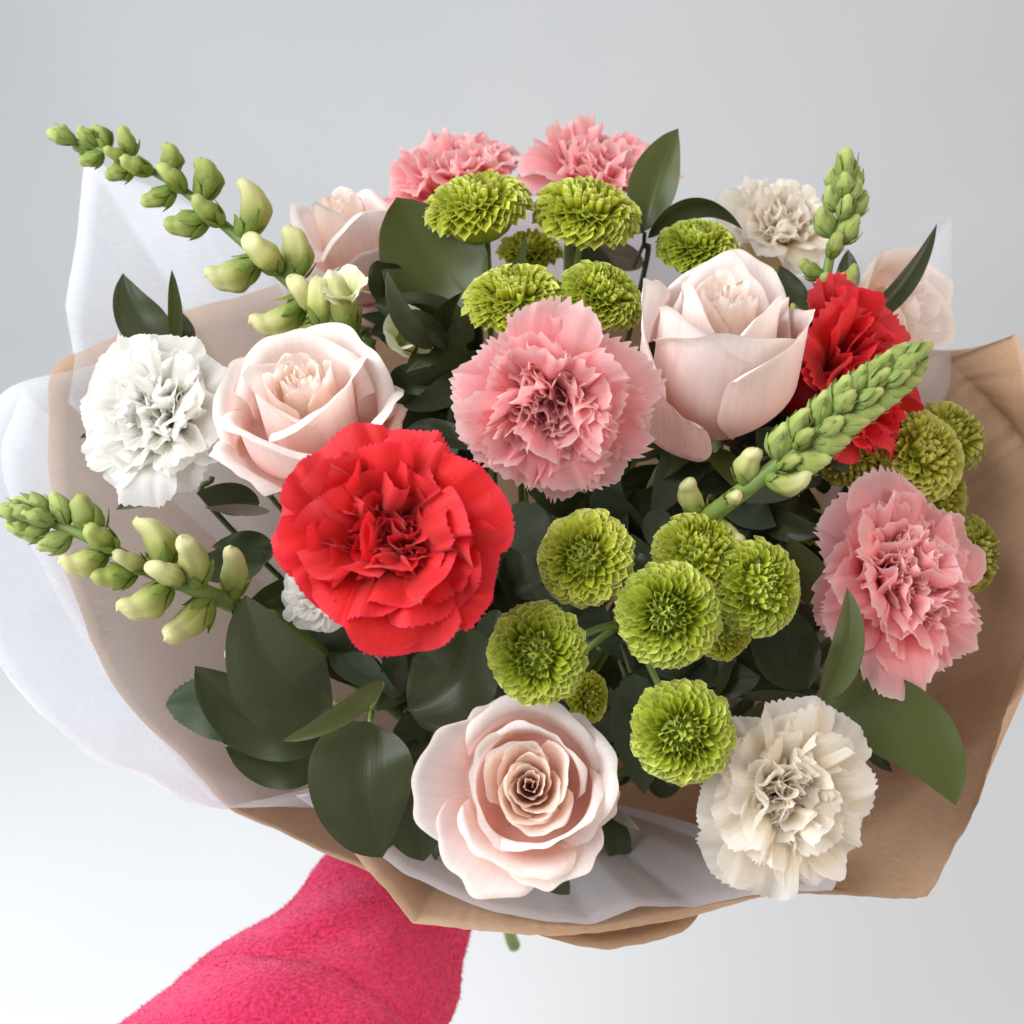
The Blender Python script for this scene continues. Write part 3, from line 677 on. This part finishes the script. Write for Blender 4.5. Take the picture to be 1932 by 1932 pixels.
chrysanthemum(1530, 990, .56, 46, 50, 100, 'shaded small button bloom between the snapdragon spike and the sideways pink carnation', key='mum_y', N=90)

# ------------------------------------------------------------------ snapdragon spikes
def bud_mesh(mat, fat=.27, bend=.12, lip=.10, nose=.75):
    ns, nc = 18, 24
    t = np.linspace(0, 1, ns)[:, None]; th = np.linspace(0, 2 * np.pi, nc, endpoint=False)[None, :]
    r = np.interp(t, [0, .06, .22, .45, .66, .8, .92, .98, 1], [.0, .10, .20, fat, fat * .86, fat * nose, fat * nose * .8, fat * .35, .005])
    r = r * (1 + .07 * np.cos(5 * th) * np.sin(np.pi * t)) * (1 - lip * np.exp(-((t - .72) / .07) ** 2) * (1 + np.cos(th)))
    q = rng.uniform(0, 6, 4)
    r = r * (1 + .05 * np.sin(3 * th + q[0] + 4 * t) + .05 * np.sin(9 * th + q[1]) * np.sin(np.pi * t) - .10 * np.exp(-((np.cos(th / 2 + q[2])) / .12) ** 2) * sm(t * 1.6 - .5))
    X = np.stack([t + .03 * np.cos(th + q[3]) * t ** 3, r * np.cos(th), r * np.sin(th) * 1.08 + bend * np.sin(np.pi * t)], -1)
    V = np.broadcast_to(t, X.shape[:2]); U = np.broadcast_to(th / 6.2832, X.shape[:2])
    return grid_mesh('bud', X, mat, U, V, wrap=True)
def calyx_mesh(mat, L=.5, n=5, rad=.23, flare=.05):
    verts, faces, uvs = [], [], []
    for k in range(n):
        a0 = 2 * math.pi * k / n; LL = L * (1.0 + .12 * (-1) ** k)
        t = np.linspace(0, 1, 7)[:, None]; x = np.linspace(-1, 1, 5)[None, :]
        w = .62 * np.sin(np.pi * np.clip(t * .62 + .38, 0, 1)) ** .8 * (1 - t ** 6 * .6)
        rr = np.interp(t, [0, .1, .4, 1], [.03, .13, rad + .012, rad + flare + .03]) + .02 * (1 - np.abs(x))
        ang = a0 + w * x
        X = np.stack([LL * t - .02 + 0 * x, rr * np.cos(ang), rr * np.sin(ang) * 1.08 + .12 * np.sin(np.pi * LL * t)], -1)
        off = len(verts); verts += list(X.reshape(-1, 3)); faces += grid_faces(7, 5, False, off)
        uvs += [(float(b), float(a)) for a in t.ravel() for b in (x.ravel() + 1) / 2]
    return make_mesh('calyx', verts, faces, mat, uvs)
M['sepal'] = mat_leaf('snapdragon_sepal', (.13, .19, .025), (.20, .27, .05), .5, edge=False, rib=(.2, .28, .08))
M['sepal_f'] = mat_leaf('silvery_sepal', (.16, .225, .045), (.27, .33, .09), .6, edge=False, rib=(.3, .4, .18))
BUDS = {'g': [bud_mesh(M['bud_g'], f, b) for f, b in ((.27, .1), (.30, .14), (.25, .05), (.24, .18), (.29, .0))],
        'y': [bud_mesh(M['bud_y'], f, b, .08, .8) for f, b in ((.24, .16), (.26, .1), (.25, .2), (.22, .08), (.28, .14))],
        'f': [bud_mesh(M['bud_f'], f, b, .05, .6) for f, b in ((.30, .06), (.33, .1), (.28, .04), (.26, .12), (.31, .0))]}
CAL = {'g': calyx_mesh(M['sepal'], .55), 'y': calyx_mesh(M['sepal'], .42, rad=.20), 'f': calyx_mesh(M['sepal_f'], .78, rad=.26, flare=.0)}
G_S = 'snapdragon spikes in the bouquet'
def snapdragon(pts, label, buds, kinds, stem_r=(.0032, .0012), down=True, smat='stem'):
    """pts: base ... tip; buds: list of (t along stem, side angle, length px, splay degrees)"""
    path = catmull([P(*p) for p in pts], 60)
    root = thing('snapdragon', Matrix.Translation(Vector(path[0])), label, 'snapdragon', G_S)
    loc = path - path[0]
    link_obj('stem', tube_mesh('stem', loc, [stem_r[0], stem_r[1]], M[smat], 10), root)
    if down:
        z = Vector(path[0] - path[4]).normalized()
        b = Vector(path[0]); q = [b, b + z * .012, (b + NECK) / 2, NECK, NECK - AXIS * .09]
        link_obj('stem', tube_mesh('stem', catmull([tuple(p - b) for p in q], 24), stem_r[0], M[smat], 8), root)
    L = len(path) - 1
    for (t, ang, ln, splay, kind) in buds:
        k = max(0, t) * L; i = min(int(k), L - 1); p = path[i] * (1 - k + i) + path[i + 1] * (k - i)
        tan = Vector(path[min(i + 2, L)] - path[max(i - 2, 0)]).normalized()
        toc = (CAM_LOC - Vector(p)).normalized()
        e1 = (toc - tan * toc.dot(tan)).normalized(); e2 = tan.cross(e1)          # e1 to the viewer, e2 sideways
        rad = e1 * math.cos(R_(ang)) + e2 * math.sin(R_(ang))
        dirv = tan * math.cos(R_(splay)) + rad * math.sin(R_(splay))
        side = dirv.cross(rad).normalized(); up = side.cross(dirv)
        # buds curve back towards the stem
        m = Matrix((dirv, side, up)).transposed().to_4x4()
        s = ln * mpp((CAM_LOC - Vector(p)).length)
        loc_ = Vector(p - path[0]) + rad * .0012
        mb = Matrix.Translation(loc_) @ m @ Matrix.Diagonal((s, s, s, 1))
        o = link_obj('bud', random.choice(BUDS[kind]), root); o.matrix_basis = mb
        c = link_obj('calyx', CAL[kind], o); c.matrix_basis = Matrix.Rotation(random.uniform(0, 6), 4, 'X') if False else Matrix.Identity(4)
    return root
def auto_buds(n, t0, t1, l0, l1, s0, s1, kinds, gap=1.0, step=137.5, start=0):
    out = []
    for i in range(n):
        f = i / (n - 1); t = t0 + (t1 - t0) * f ** gap
        out.append((t, start + step * i, l0 + (l1 - l0) * f + random.uniform(-3, 3), s0 + (s1 - s0) * f + random.uniform(-6, 6), kinds(f)))
    return out
# long loose spike reaching out above the tissue
b1 = [(.995, 0, 52, 6, 'f'), (.955, 200, 46, 24, 'g'), (.92, 60, 44, 26, 'g'), (.90, 262, 50, 34, 'g'), (.885, 100, 52, 30, 'g'),
      (.80, 84, 56, 50, 'g'), (.785, 0, 50, 42, 'g'), (.775, 285, 54, 48, 'g'), (.70, -10, 58, 42, 'g'), (.655, 95, 62, 55, 'g'), (.61, 280, 66, 60, 'g'),
      (.575, 10, 64, 42, 'g'), (.52, 95, 84, 44, 'g'), (.475, 275, 84, 52, 'g'), (.43, 0, 72, 40, 'g'), (.37, 92, 108, 48, 'y'), (.31, 272, 104, 58, 'y'), (.26, 10, 92, 40, 'y'),
      (.22, 95, 104, 46, 'y'), (.16, 268, 110, 66, 'y'), (.10, 5, 96, 40, 'y'), (.07, 262, 104, 80, 'y'), (-.0, 330, 70, 80, 'y')]
snapdragon([(640, 620, .545), (560, 545, .54), (440, 440, .54), (340, 355, .545), (245, 303, .55), (145, 266, .555)], 'long snapdragon spike with spaced green buds reaching out above the white tissue', b1, None, (.0036, .0013))
b2 = [(.985, 0, 60, 5, 'f'), (.945, 100, 56, 18, 'f'), (.93, -80, 56, 20, 'f'), (.90, 10, 58, 22, 'f'), (.86, 95, 62, 24, 'f'), (.83, 265, 62, 30, 'f'), (.80, 5, 60, 26, 'f'),
      (.74, 88, 66, 42, 'f'), (.70, 275, 64, 44, 'f'), (.60, 80, 84, 38, 'g'), (.54, 275, 84, 46, 'y'), (.52, 15, 74, 30, 'g'), (.43, 285, 82, 40, 'g'), (.40, 0, 74, 34, 'y'),
      (.34, 76, 112, 44, 'y'), (.30, 285, 104, 52, 'y'), (.27, 10, 84, 30, 'y'), (.22, 70, 112, 40, 'y'), (.17, 275, 118, 56, 'y'), (.12, 95, 104, 58, 'y'), (.10, 355, 84, 50, 'y'), (.05, 282, 100, 70, 'y')]
snapdragon([(510, 1172, .50), (380, 1115, .455), (280, 1075, .45), (180, 1020, .445), (105, 990, .445), (58, 975, .445)], 'snapdragon spike pointing out over the tissue, just above the wide dark leaves', b2, None, (.0042, .0014))
snapdragon([(1545, 640, .53), (1552, 560, .53), (1572, 460, .53), (1590, 400, .53), (1594, 350, .53)], 'upright snapdragon spike with a green tip rising behind the red carnation',
           [(.99, 0, 66, 4, 'f'), (.93, 100, 52, 16, 'f'), (.92, -95, 54, 16, 'f'), (.86, 0, 50, 22, 'f'), (.80, 60, 52, 20, 'f'), (.74, 275, 54, 32, 'f'), (.72, 85, 56, 28, 'f'), (.66, 0, 48, 30, 'f'), (.60, 100, 40, 40, 'f'),
            (.53, 280, 60, 32, 'f'), (.50, 75, 62, 24, 'f'), (.42, 10, 50, 30, 'g'), (.34, 275, 52, 62, 'g'), (.30, 85, 62, 46, 'g'), (.25, 0, 52, 50, 'g'), (.10, 285, 58, 60, 'g'), (.14, 88, 90, 26, 'g'), (.05, 0, 46, 70, 'g')], None, (.0030, .0014))
b4 = [(.992, 0, 64, 4, 'f'), (.94, 90, 56, 14, 'f'), (.93, -90, 56, 16, 'f'), (.90, 0, 54, 16, 'f')]
for i in range(7):
    t = .84 - i * .075
    b4 += [(t, 84 + random.uniform(-8, 8), 60 + i * 2.5, 28 + i, 'f'), (t - .03, -84 + random.uniform(-8, 8), 60 + i * 2.5, 30 + i, 'f'), (t - .04, (-1) ** i * 25, 54, 24, 'f' if i < 5 else 'g')]
b4 += [(.30, 85, 88, 30, 'y'), (.24, -80, 84, 30, 'y'), (.20, 0, 64, 36, 'y'), (.10, 88, 80, 62, 'y'), (.08, -85, 92, 52, 'y'), (.04, 10, 66, 50, 'y'), (.0, 60, 70, 90, 'y')]
snapdragon([(1290, 1010, .485), (1390, 935, .44), (1490, 860, .425), (1590, 775, .42), (1660, 725, .42), (1704, 690, .42)], 'dense snapdragon spike slanting across the front of the side facing red carnation', b4, None, (.0042, .0015))
# opened pale florets of a fourth spike between the rose heads
def floret(root, u, v, d, s, tilt, az, roll, mat='snap_w'):
    m = root.matrix_world.inverted() @ frame(u, v, d, tilt, az, roll)
    R = s * mpp(d)
    for k in range(5):
        me = carnation_petal('petal', 1.0, .5, R_(5), R_(75 if k < 3 else 40), .10, M[mat], ns=9, nx=20, teeth=3, tooth=.02, waves=1.2)
        o = link_obj('petal', me, root); o.matrix_basis = m @ Matrix.Diagonal((R, R, R, 1)) @ rotz(k * 1.256) @ Matrix.Translation((.1, 0, 0))
op = thing('snapdragon', Matrix.Translation(P(700, 640, .55)), 'open pale green and white snapdragon florets behind the rolled blush rose', 'snapdragon', G_S)
for (u, v, d, s, t, a, r) in ((668, 580, .53, 75, 50, 120, 0), (745, 655, .54, 85, 40, 40, 60), (790, 640, .56, 66, 45, 20, 20), (690, 650, .545, 70, 60, 200, 90)): floret(op, u, v, d, s, t, a, r)
inv = op.matrix_world.inverted()
for (b, t_, wpx) in (((655, 640, .535), (625, 510, .53), 100), ((610, 620, .53), (600, 520, .525), 60)):
    pb, pt = P(*b), P(*t_); ax = (pt - pb); Ln = ax.length; ax.normalize(); toc = (CAM_LOC - pb).normalized(); sd = ax.cross(toc).normalized(); up = sd.cross(ax)
    mm = Matrix((ax, sd, up)).transposed().to_4x4(); mm.translation = pb
    o = link_obj('bud', BUDS['y'][0], op); o.matrix_basis = inv @ mm @ Matrix.Diagonal((Ln, Ln * 1.1, Ln, 1))
    c = link_obj('calyx', CAL['y'], o)
add_stem(op, (0, 0, 0), .003, M['stem'])

# ------------------------------------------------------------------ foliage
def leaf_mesh(root, b, t, wpx, bend=(0, 0, 0), roll=0, cup=.18, mat='leaf', prof=(.75, .8), serr=0, twist=0, name='leaf', ns=26, nx=15, tipdrop=0):
    """b, t: (u, v, d) of the leaf's foot and tip; bend: metres off the straight line (right, up, to the viewer)"""
    pb, pt = P(*b), P(*t); inv = root.matrix_world.inverted()
    bv = CX * bend[0] + CY * bend[1] + (CAM_LOC - pb).normalized() * bend[2]
    mid = (pb + pt) / 2 + bv * 1.0
    T = np.linspace(0, 1, ns)
    sp = np.array([(1 - x) ** 2 * np.array(pb) + 2 * x * (1 - x) * (2 * np.array(mid) - (np.array(pb) + np.array(pt)) / 2) + x * x * np.array(pt) for x in T])
    tan = np.gradient(sp, axis=0); tan /= np.linalg.norm(tan, axis=1)[:, None]
    W = wpx * mpp((b[2] + t[2]) / 2) / 2
    toc = np.array((CAM_LOC - (pb + pt) / 2).normalized())
    X = np.zeros((ns, nx, 3)); xs = np.linspace(-1, 1, nx)
    sd_ = random.uniform(0, 50)
    for i in range(ns):
        side = np.cross(toc, tan[i]); side /= np.linalg.norm(side); nrm = np.cross(tan[i], side)
        a = R_(roll + twist * T[i]); s2 = side * math.cos(a) + nrm * math.sin(a); n2 = -side * math.sin(a) + nrm * math.cos(a)
        w = W * max(0.0, math.sin(math.pi * T[i] ** prof[0])) ** prof[1]
        if T[i] > .9: w *= 1 - .35 * ((T[i] - .9) / .1)
        if serr:
            w *= 1 + serr * (abs(((T[i] * ns / 2) % 1) - .5) * 2 - .5)
        for j, x in enumerate(xs):
            wav = noise.noise(Vector((T[i] * 3 + sd_, x * 1.2, sd_))) * .16
            X[i, j] = sp[i] + s2 * w * x + n2 * (cup * w * (abs(x) ** 1.5) + wav * w * (.3 + abs(x)) - .03 * w * (abs(x) < .08))
    Xl = np.array([[tuple(inv @ Vector(q)) for q in row] for row in X])
    return link_obj(name, grid_mesh(name, Xl, M[mat]), root)
G_L = 'leafy stems in the bouquet'
def sprig(label, at, leaves, stems=(), cat='leafy stem', name='leafy_stem', dark=True, group=G_L):
    root = thing(name, Matrix.Translation(P(*at)), label, cat, group)
    for lf in leaves:
        kw = lf[3] if len(lf) > 3 else {}
        leaf_mesh(root, lf[0], lf[1], lf[2], **kw)
    inv = root.matrix_world.inverted()
    for st in stems:
        link_obj('twig', tube_mesh('twig', catmull([tuple(inv @ P(*p)) for p in st], 16), .0011, M['stem_dark' if dark else 'stem'], 7), root)
    add_stem(root, (0, 0, 0), .0015, M['stem_dark'])
    return root

sprig('leafy stem with one very wide glossy leaf beside the small blush rose', (890, 640, .575), [
    ((905, 590, .55), (748, 372, .545), 205, dict(bend=(-.001, -.007, -.010), cup=.22, mat='leaf_m', roll=-5, prof=(.8, .5))),
    ((895, 640, .55), (703, 572, .55), 96, dict(bend=(0, .002, .004), cup=.12, mat='leaf')),
    ((872, 575, .53), (992, 438, .525), 34, dict(bend=(.006, -.006, .004), cup=.3, roll=35, mat='leaf_m')),
    ((880, 672, .54), (765, 703, .535), 62, dict(bend=(0, .007, .004), cup=.3, mat='leaf_m')),
    ((885, 700, .57), (815, 640, .57), 80, {}), ((900, 780, .56), (820, 700, .56), 80, {}),
    ((900, 850, .55), (850, 760, .55), 70, {})], [[(890, 640, .575), (900, 600, .56), (905, 585, .55)], [(890, 640, .575), (885, 690, .56), (878, 672, .545)]])
sprig('leafy stem whose tall pointed leaf stands at the very top of the bouquet', (1215, 460, .585), [
    ((1216, 436, .575), (1280, 242, .575), 92, dict(bend=(-.003, .002, 0), cup=.22, mat='leaf_m')),
    ((1222, 450, .575), (1402, 434, .575), 44, dict(bend=(0, .0145, .002), cup=.3, roll=28)),
    ((1212, 440, .58), (1185, 385, .585), 50, dict(mat='leaf_s')),
    ((1215, 500, .60), (1095, 455, .60), 52, dict(mat='leaf_p')), ((1150, 520, .60), (1075, 440, .60), 46, dict(mat='leaf'))],
    [[(1215, 460, .585), (1216, 440, .576)], [(1195, 505, .585), (1215, 460, .585)]])
sprig('leafy stem with a dark pointed leaf standing against the tissue above the white carnation', (335, 660, .56), [
    ((345, 665, .555), (232, 515, .55), 92, dict(bend=(-.006, -.003, 0), cup=.3, roll=-12)),
    ((330, 660, .55), (324, 508, .548), 32, dict(cup=.4, roll=30, mat='leaf_m')), ((352, 665, .56), (330, 580, .56), 50, dict(cup=.3))])
sprig('leafy stem with thin leaf tips poking out around the pure white carnation', (400, 900, .545), [
    ((215, 795, .53), (150, 827, .53), 18, dict(cup=.4, mat='leaf')), ((350, 900, .53), (218, 962, .53), 40, dict(mat='leaf')),
    ((490, 950, .51), (370, 930, .51), 62, dict(cup=.2)), ((510, 965, .505), (385, 958, .505), 22, dict(cup=.3, mat='leaf_p')), ((500, 1060, .53), (345, 1075, .525), 70, dict(mat='leaf')),
    ((520, 1040, .54), (400, 1030, .54), 70, {})])
sprig('long green blade of a leaf standing beside the upright snapdragon spike', (1600, 620, .575), [
    ((1600, 625, .555), (1768, 421, .555), 44, dict(bend=(.005, -.004, 0), cup=.35, roll=20, mat='leaf')), ((1520, 600, .57), (1470, 500, .57), 50, {}), ((1600, 560, .575), (1600, 470, .575), 44, {})])
sprig('leafy stem with large rounded glossy leaves spread under the snapdragon spike', (700, 1340, .50), [
    ((628, 1325, .465), (462, 1122, .455), 180, dict(bend=(-.004, -.012, .006), cup=.14, roll=-6, prof=(.8, .62))),
    ((640, 1345, .475), (368, 1256, .47), 140, dict(bend=(-.002, -.013, .002), cup=.14, prof=(.8, .62))),
    ((722, 1286, .455), (533, 1398, .445), 46, dict(bend=(0, -.003, .006), cup=.25, roll=-22, mat='leaf_m', prof=(.62, .7))),
    ((698, 1362, .465), (722, 1618, .455), 196, dict(bend=(-.006, .0, .006), cup=.12, prof=(.72, .62), mat='leaf')),
    ((620, 1400, .50), (425, 1410, .495), 120, dict(bend=(0, -.006, 0))),
    ((770, 1340, .49), (880, 1180, .485), 170, dict(prof=(.8, .62), bend=(.008, -.004, 0))), ((760, 1480, .485), (800, 1625, .48), 120, dict(prof=(.7, .6)))],
    [[(700, 1340, .48), (660, 1335, .47), (628, 1325, .465)], [(700, 1340, .48), (698, 1362, .465)], [(700, 1340, .48), (722, 1290, .457)]], dark=False)
sprig('dull saw edged rose leaf lying on the brown paper inside the tissue', (480, 1370, .50), [
    ((500, 1350, .495), (312, 1330, .49), 125, dict(serr=.16, mat='leaf_s', ns=40, bend=(0, .002, .003), prof=(.75, .6))), ((520, 1390, .49), (400, 1385, .485), 60, dict(serr=.16, mat='leaf_s', ns=30))])
sprig('leafy stem with a long broad leaf lying over the bare brown paper', (1540, 1330, .485), [
    ((1535, 1318, .475), (1803, 1520, .455), 150, dict(bend=(.010, .010, .004), cup=.12, mat='leaf_m', prof=(.78, .7))),
    ((1548, 1325, .455), (1598, 1108, .45), 64, dict(bend=(.005, 0, .004), cup=.45, roll=25, twist=-20, mat='leaf_m')),
    ((1525, 1300, .49), (1460, 1110, .495), 125, dict(mat='leaf', bend=(-.004, 0, 0))), ((1560, 1150, .50), (1487, 1012, .495), 74, dict(mat='leaf_m')),
    ((1480, 1290, .50), (1320, 1225, .50), 110, {}), ((1540, 1325, .48), (1395, 1310, .485), 34, dict(roll=30)), ((1520, 1360, .50), (1400, 1350, .50), 80, {})],
    [[(1540, 1330, .485), (1538, 1320, .476)], [(1540, 1330, .485), (1548, 1325, .456)]])
sprig('saw edged chrysanthemum leaves hanging in the shade between the button blooms', (1170, 1240, .51), [
    ((1195, 1270, .495), (1215, 1500, .49), 105, dict(serr=.25, mat='leaf_s', ns=34)), ((960, 955, .49), (1040, 1055, .485), 95, dict(serr=.25, mat='leaf_s', ns=30)),
    ((1150, 1180, .50), (1000, 1110, .50), 80, dict(serr=.2, mat='leaf_s', ns=30)), ((940, 1150, .50), (905, 1260, .50), 60, dict(serr=.2, mat='leaf_s', ns=30)),
    ((1240, 960, .49), (1245, 1050, .48), 60, dict(mat='leaf_s', serr=.2, ns=30)), ((1030, 1640, .455), (1075, 1688, .45), 50, dict(mat='leaf_s', serr=.1)), ((1140, 1520, .45), (1207, 1566, .445), 22, dict(mat='leaf_p', cup=.4))],
    [[(1165, 1190, .50), (1190, 1270, .495)]])
# filler foliage added deep inside to close the gaps and keep them dark
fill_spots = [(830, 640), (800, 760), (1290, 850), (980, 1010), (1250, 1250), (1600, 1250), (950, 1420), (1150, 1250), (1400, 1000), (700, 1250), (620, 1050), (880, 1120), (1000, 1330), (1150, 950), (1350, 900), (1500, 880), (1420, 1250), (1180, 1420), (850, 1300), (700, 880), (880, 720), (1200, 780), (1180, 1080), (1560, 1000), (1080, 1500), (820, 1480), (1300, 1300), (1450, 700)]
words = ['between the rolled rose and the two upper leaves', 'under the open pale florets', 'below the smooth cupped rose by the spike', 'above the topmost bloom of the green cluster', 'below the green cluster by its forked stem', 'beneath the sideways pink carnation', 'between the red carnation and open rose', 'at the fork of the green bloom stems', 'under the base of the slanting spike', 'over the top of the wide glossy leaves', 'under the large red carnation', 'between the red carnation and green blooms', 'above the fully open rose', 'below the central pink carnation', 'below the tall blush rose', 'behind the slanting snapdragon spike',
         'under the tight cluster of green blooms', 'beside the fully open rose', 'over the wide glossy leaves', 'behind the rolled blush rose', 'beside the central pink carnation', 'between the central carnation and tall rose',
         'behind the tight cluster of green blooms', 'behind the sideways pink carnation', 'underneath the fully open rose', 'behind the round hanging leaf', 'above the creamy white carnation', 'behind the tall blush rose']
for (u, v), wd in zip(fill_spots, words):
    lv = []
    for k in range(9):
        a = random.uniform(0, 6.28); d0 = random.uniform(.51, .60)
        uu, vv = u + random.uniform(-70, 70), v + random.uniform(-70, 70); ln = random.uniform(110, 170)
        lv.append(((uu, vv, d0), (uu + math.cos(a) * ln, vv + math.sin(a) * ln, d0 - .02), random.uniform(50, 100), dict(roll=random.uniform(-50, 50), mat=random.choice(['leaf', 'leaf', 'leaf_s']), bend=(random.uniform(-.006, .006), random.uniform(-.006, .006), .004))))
    sprig('dark leafy filler deep in the shade ' + wd, (u, v, .60), lv)

# ------------------------------------------------------------------ the person's arm
person = thing('person', Matrix.Translation(P(700, 1750, .66)), 'person in a fuzzy hot pink sweater whose arm holds the bouquet from below', 'person')
pinv = person.matrix_world.inverted()
secs = [((700, 1560, .745), (880, 1640, .745)), ((655, 1590, .72), (888, 1690, .72)), ((585, 1655, .68), (880, 1762, .68)), ((528, 1722, .65), (866, 1850, .65)), ((440, 1797, .62), (840, 1940, .62)), ((330, 1868, .59), (800, 2050, .59)),
        ((252, 1934, .56), (760, 2160, .56)), ((120, 2040, .53), (660, 2300, .53)), ((-60, 2200, .50), (520, 2480, .50))]
Lc = catmull([P(*a) for a, b in secs], 70); Rc = catmull([P(*b) for a, b in secs], 70)
nc = 64; X = np.zeros((70, nc, 3)); Nn = np.zeros((70, nc, 3)); toc = np.array((CAM_LOC - P(600, 1850, .62)).normalized())
for i in range(70):
    c = (Lc[i] + Rc[i]) / 2; h = (Rc[i] - Lc[i]) / 2; hl = np.linalg.norm(h)
    ax = (Lc[min(i + 1, 69)] + Rc[min(i + 1, 69)] - Lc[max(i - 1, 0)] - Rc[max(i - 1, 0)]); ax /= np.linalg.norm(ax)
    b = np.cross(h / hl, ax); b /= np.linalg.norm(b)
    for j in range(nc):
        th = 2 * math.pi * j / nc
        q = c + h * math.cos(th) + b * hl * .82 * math.sin(th)
        nn = (h / hl * math.cos(th) + b * math.sin(th))
        f = .0024 * noise.noise(Vector((i * .10 + th * .5, math.cos(th) * 2.2, math.sin(th) * 2.2))) * 2 + .0012 * noise.noise(Vector(q * 160))
        X[i, j] = q + nn * f; Nn[i, j] = nn
XL = np.array([[tuple(pinv @ Vector(q)) for q in row] for row in X])
sl = link_obj('sleeve', grid_mesh('sleeve', XL, M['wool'], wrap=True), person)
# fuzz
nh = 60000
fi = rng.uniform(0, 68.99, nh); fj = rng.uniform(0, nc, nh); i0 = fi.astype(int); j0 = fj.astype(int) % nc; j1 = (j0 + 1) % nc; a = (fi - i0)[:, None]; b = (fj - fj.astype(int))[:, None]
q = (XL[i0, j0] * (1 - a) + XL[i0 + 1, j0] * a) * (1 - b) + (XL[i0, j1] * (1 - a) + XL[i0 + 1, j1] * a) * b
nn = Nn[i0, j0]; rv = rng.normal(0, 1, (nh, 3)); dirs = nn * rng.uniform(.3, 1.1, (nh, 1)) + rv * .55; dirs /= np.linalg.norm(dirs, axis=1)[:, None]
ln = rng.uniform(.0008, .0028, (nh, 1)); w = np.cross(dirs, rng.normal(0, 1, (nh, 3))); w /= np.linalg.norm(w, axis=1)[:, None]; w *= .00013
vv = np.stack([q - w, q + w, q + dirs * ln], 1).reshape(-1, 3)
me = bpy.data.meshes.new('wool_fuzz'); me.vertices.add(len(vv)); me.vertices.foreach_set('co', vv.ravel())
me.loops.add(nh * 3); me.loops.foreach_set('vertex_index', np.arange(nh * 3)); me.polygons.add(nh)
me.polygons.foreach_set('loop_start', np.arange(nh) * 3); me.polygons.foreach_set('loop_total', np.full(nh, 3)); me.update(); me.validate()
me.materials.append(M['wool']); fz = link_obj('wool_fuzz', me, sl); fz['kind'] = 'stuff'
# hand closed round the gathered neck (hidden behind the paper from here)
e1 = (CX - AXIS * CX.dot(AXIS)).normalized(); e2 = AXIS.cross(e1)
H0 = NECK - AXIS * .045
def ring(a, r, h): return H0 + (e1 * math.cos(R_(a)) + e2 * math.sin(R_(a))) * r + AXIS * h
V = []; E = []; Rr = []
def vadd(p, r, par=None):
    V.append(tuple(pinv @ p)); Rr.append(r); i = len(V) - 1
    if par is not None: E.append((par, i))
    return i
wr = vadd(P(790, 1560, .75), .024); el = vadd(P(690, 1640, .71), .028, wr)
pm = vadd(ring(185, .050, -.002), .021, wr); pm2 = vadd(ring(205, .046, .004), .018, pm)
for k, (h, lm) in enumerate(((.034, .92), (.012, 1), (-.010, .96), (-.031, .8))):
    p0 = vadd(ring(222, .044, h * .8), .0105, pm2)
    for (a, r) in ((255, .042), (292, .040), (325, .038)): p0 = vadd(ring(222 + (a - 222) * lm, r, h), .0088, p0)
t0 = vadd(ring(165, .046, .026), .013, pm)
for (a, r, h) in ((135, .042, .038), (105, .040, .042), (82, .038, .044)): t0 = vadd(ring(a, r, h), .0098, t0)
me = bpy.data.meshes.new('body'); me.from_pydata(V, E, []); me.materials.append(M['skin'])
ob = link_obj('body', me, person); ob.modifiers.new('skin', 'SKIN')
for i, r in enumerate(Rr): me.skin_vertices[0].data[i].radius = (r, r)
me.skin_vertices[0].data[0].use_root = True
ss = ob.modifiers.new('sub', 'SUBSURF'); ss.levels = 2; ss.render_levels = 2

# one cut stem end showing below the paper
se = thing('flower_stem', Matrix.Translation(P(966, 1700, .80)), 'cut green stem end poking out below the front of the paper', 'flower stem')
iv = se.matrix_world.inverted()
link_obj('stem', tube_mesh('stem', catmull([tuple(iv @ P(*p)) for p in ((958, 1600, .75), (960, 1700, .81), (962, 1760, .85), (970, 1784, .865))], 16), [.0035, .0042, .0048, .005], M['stem'], 12), se)
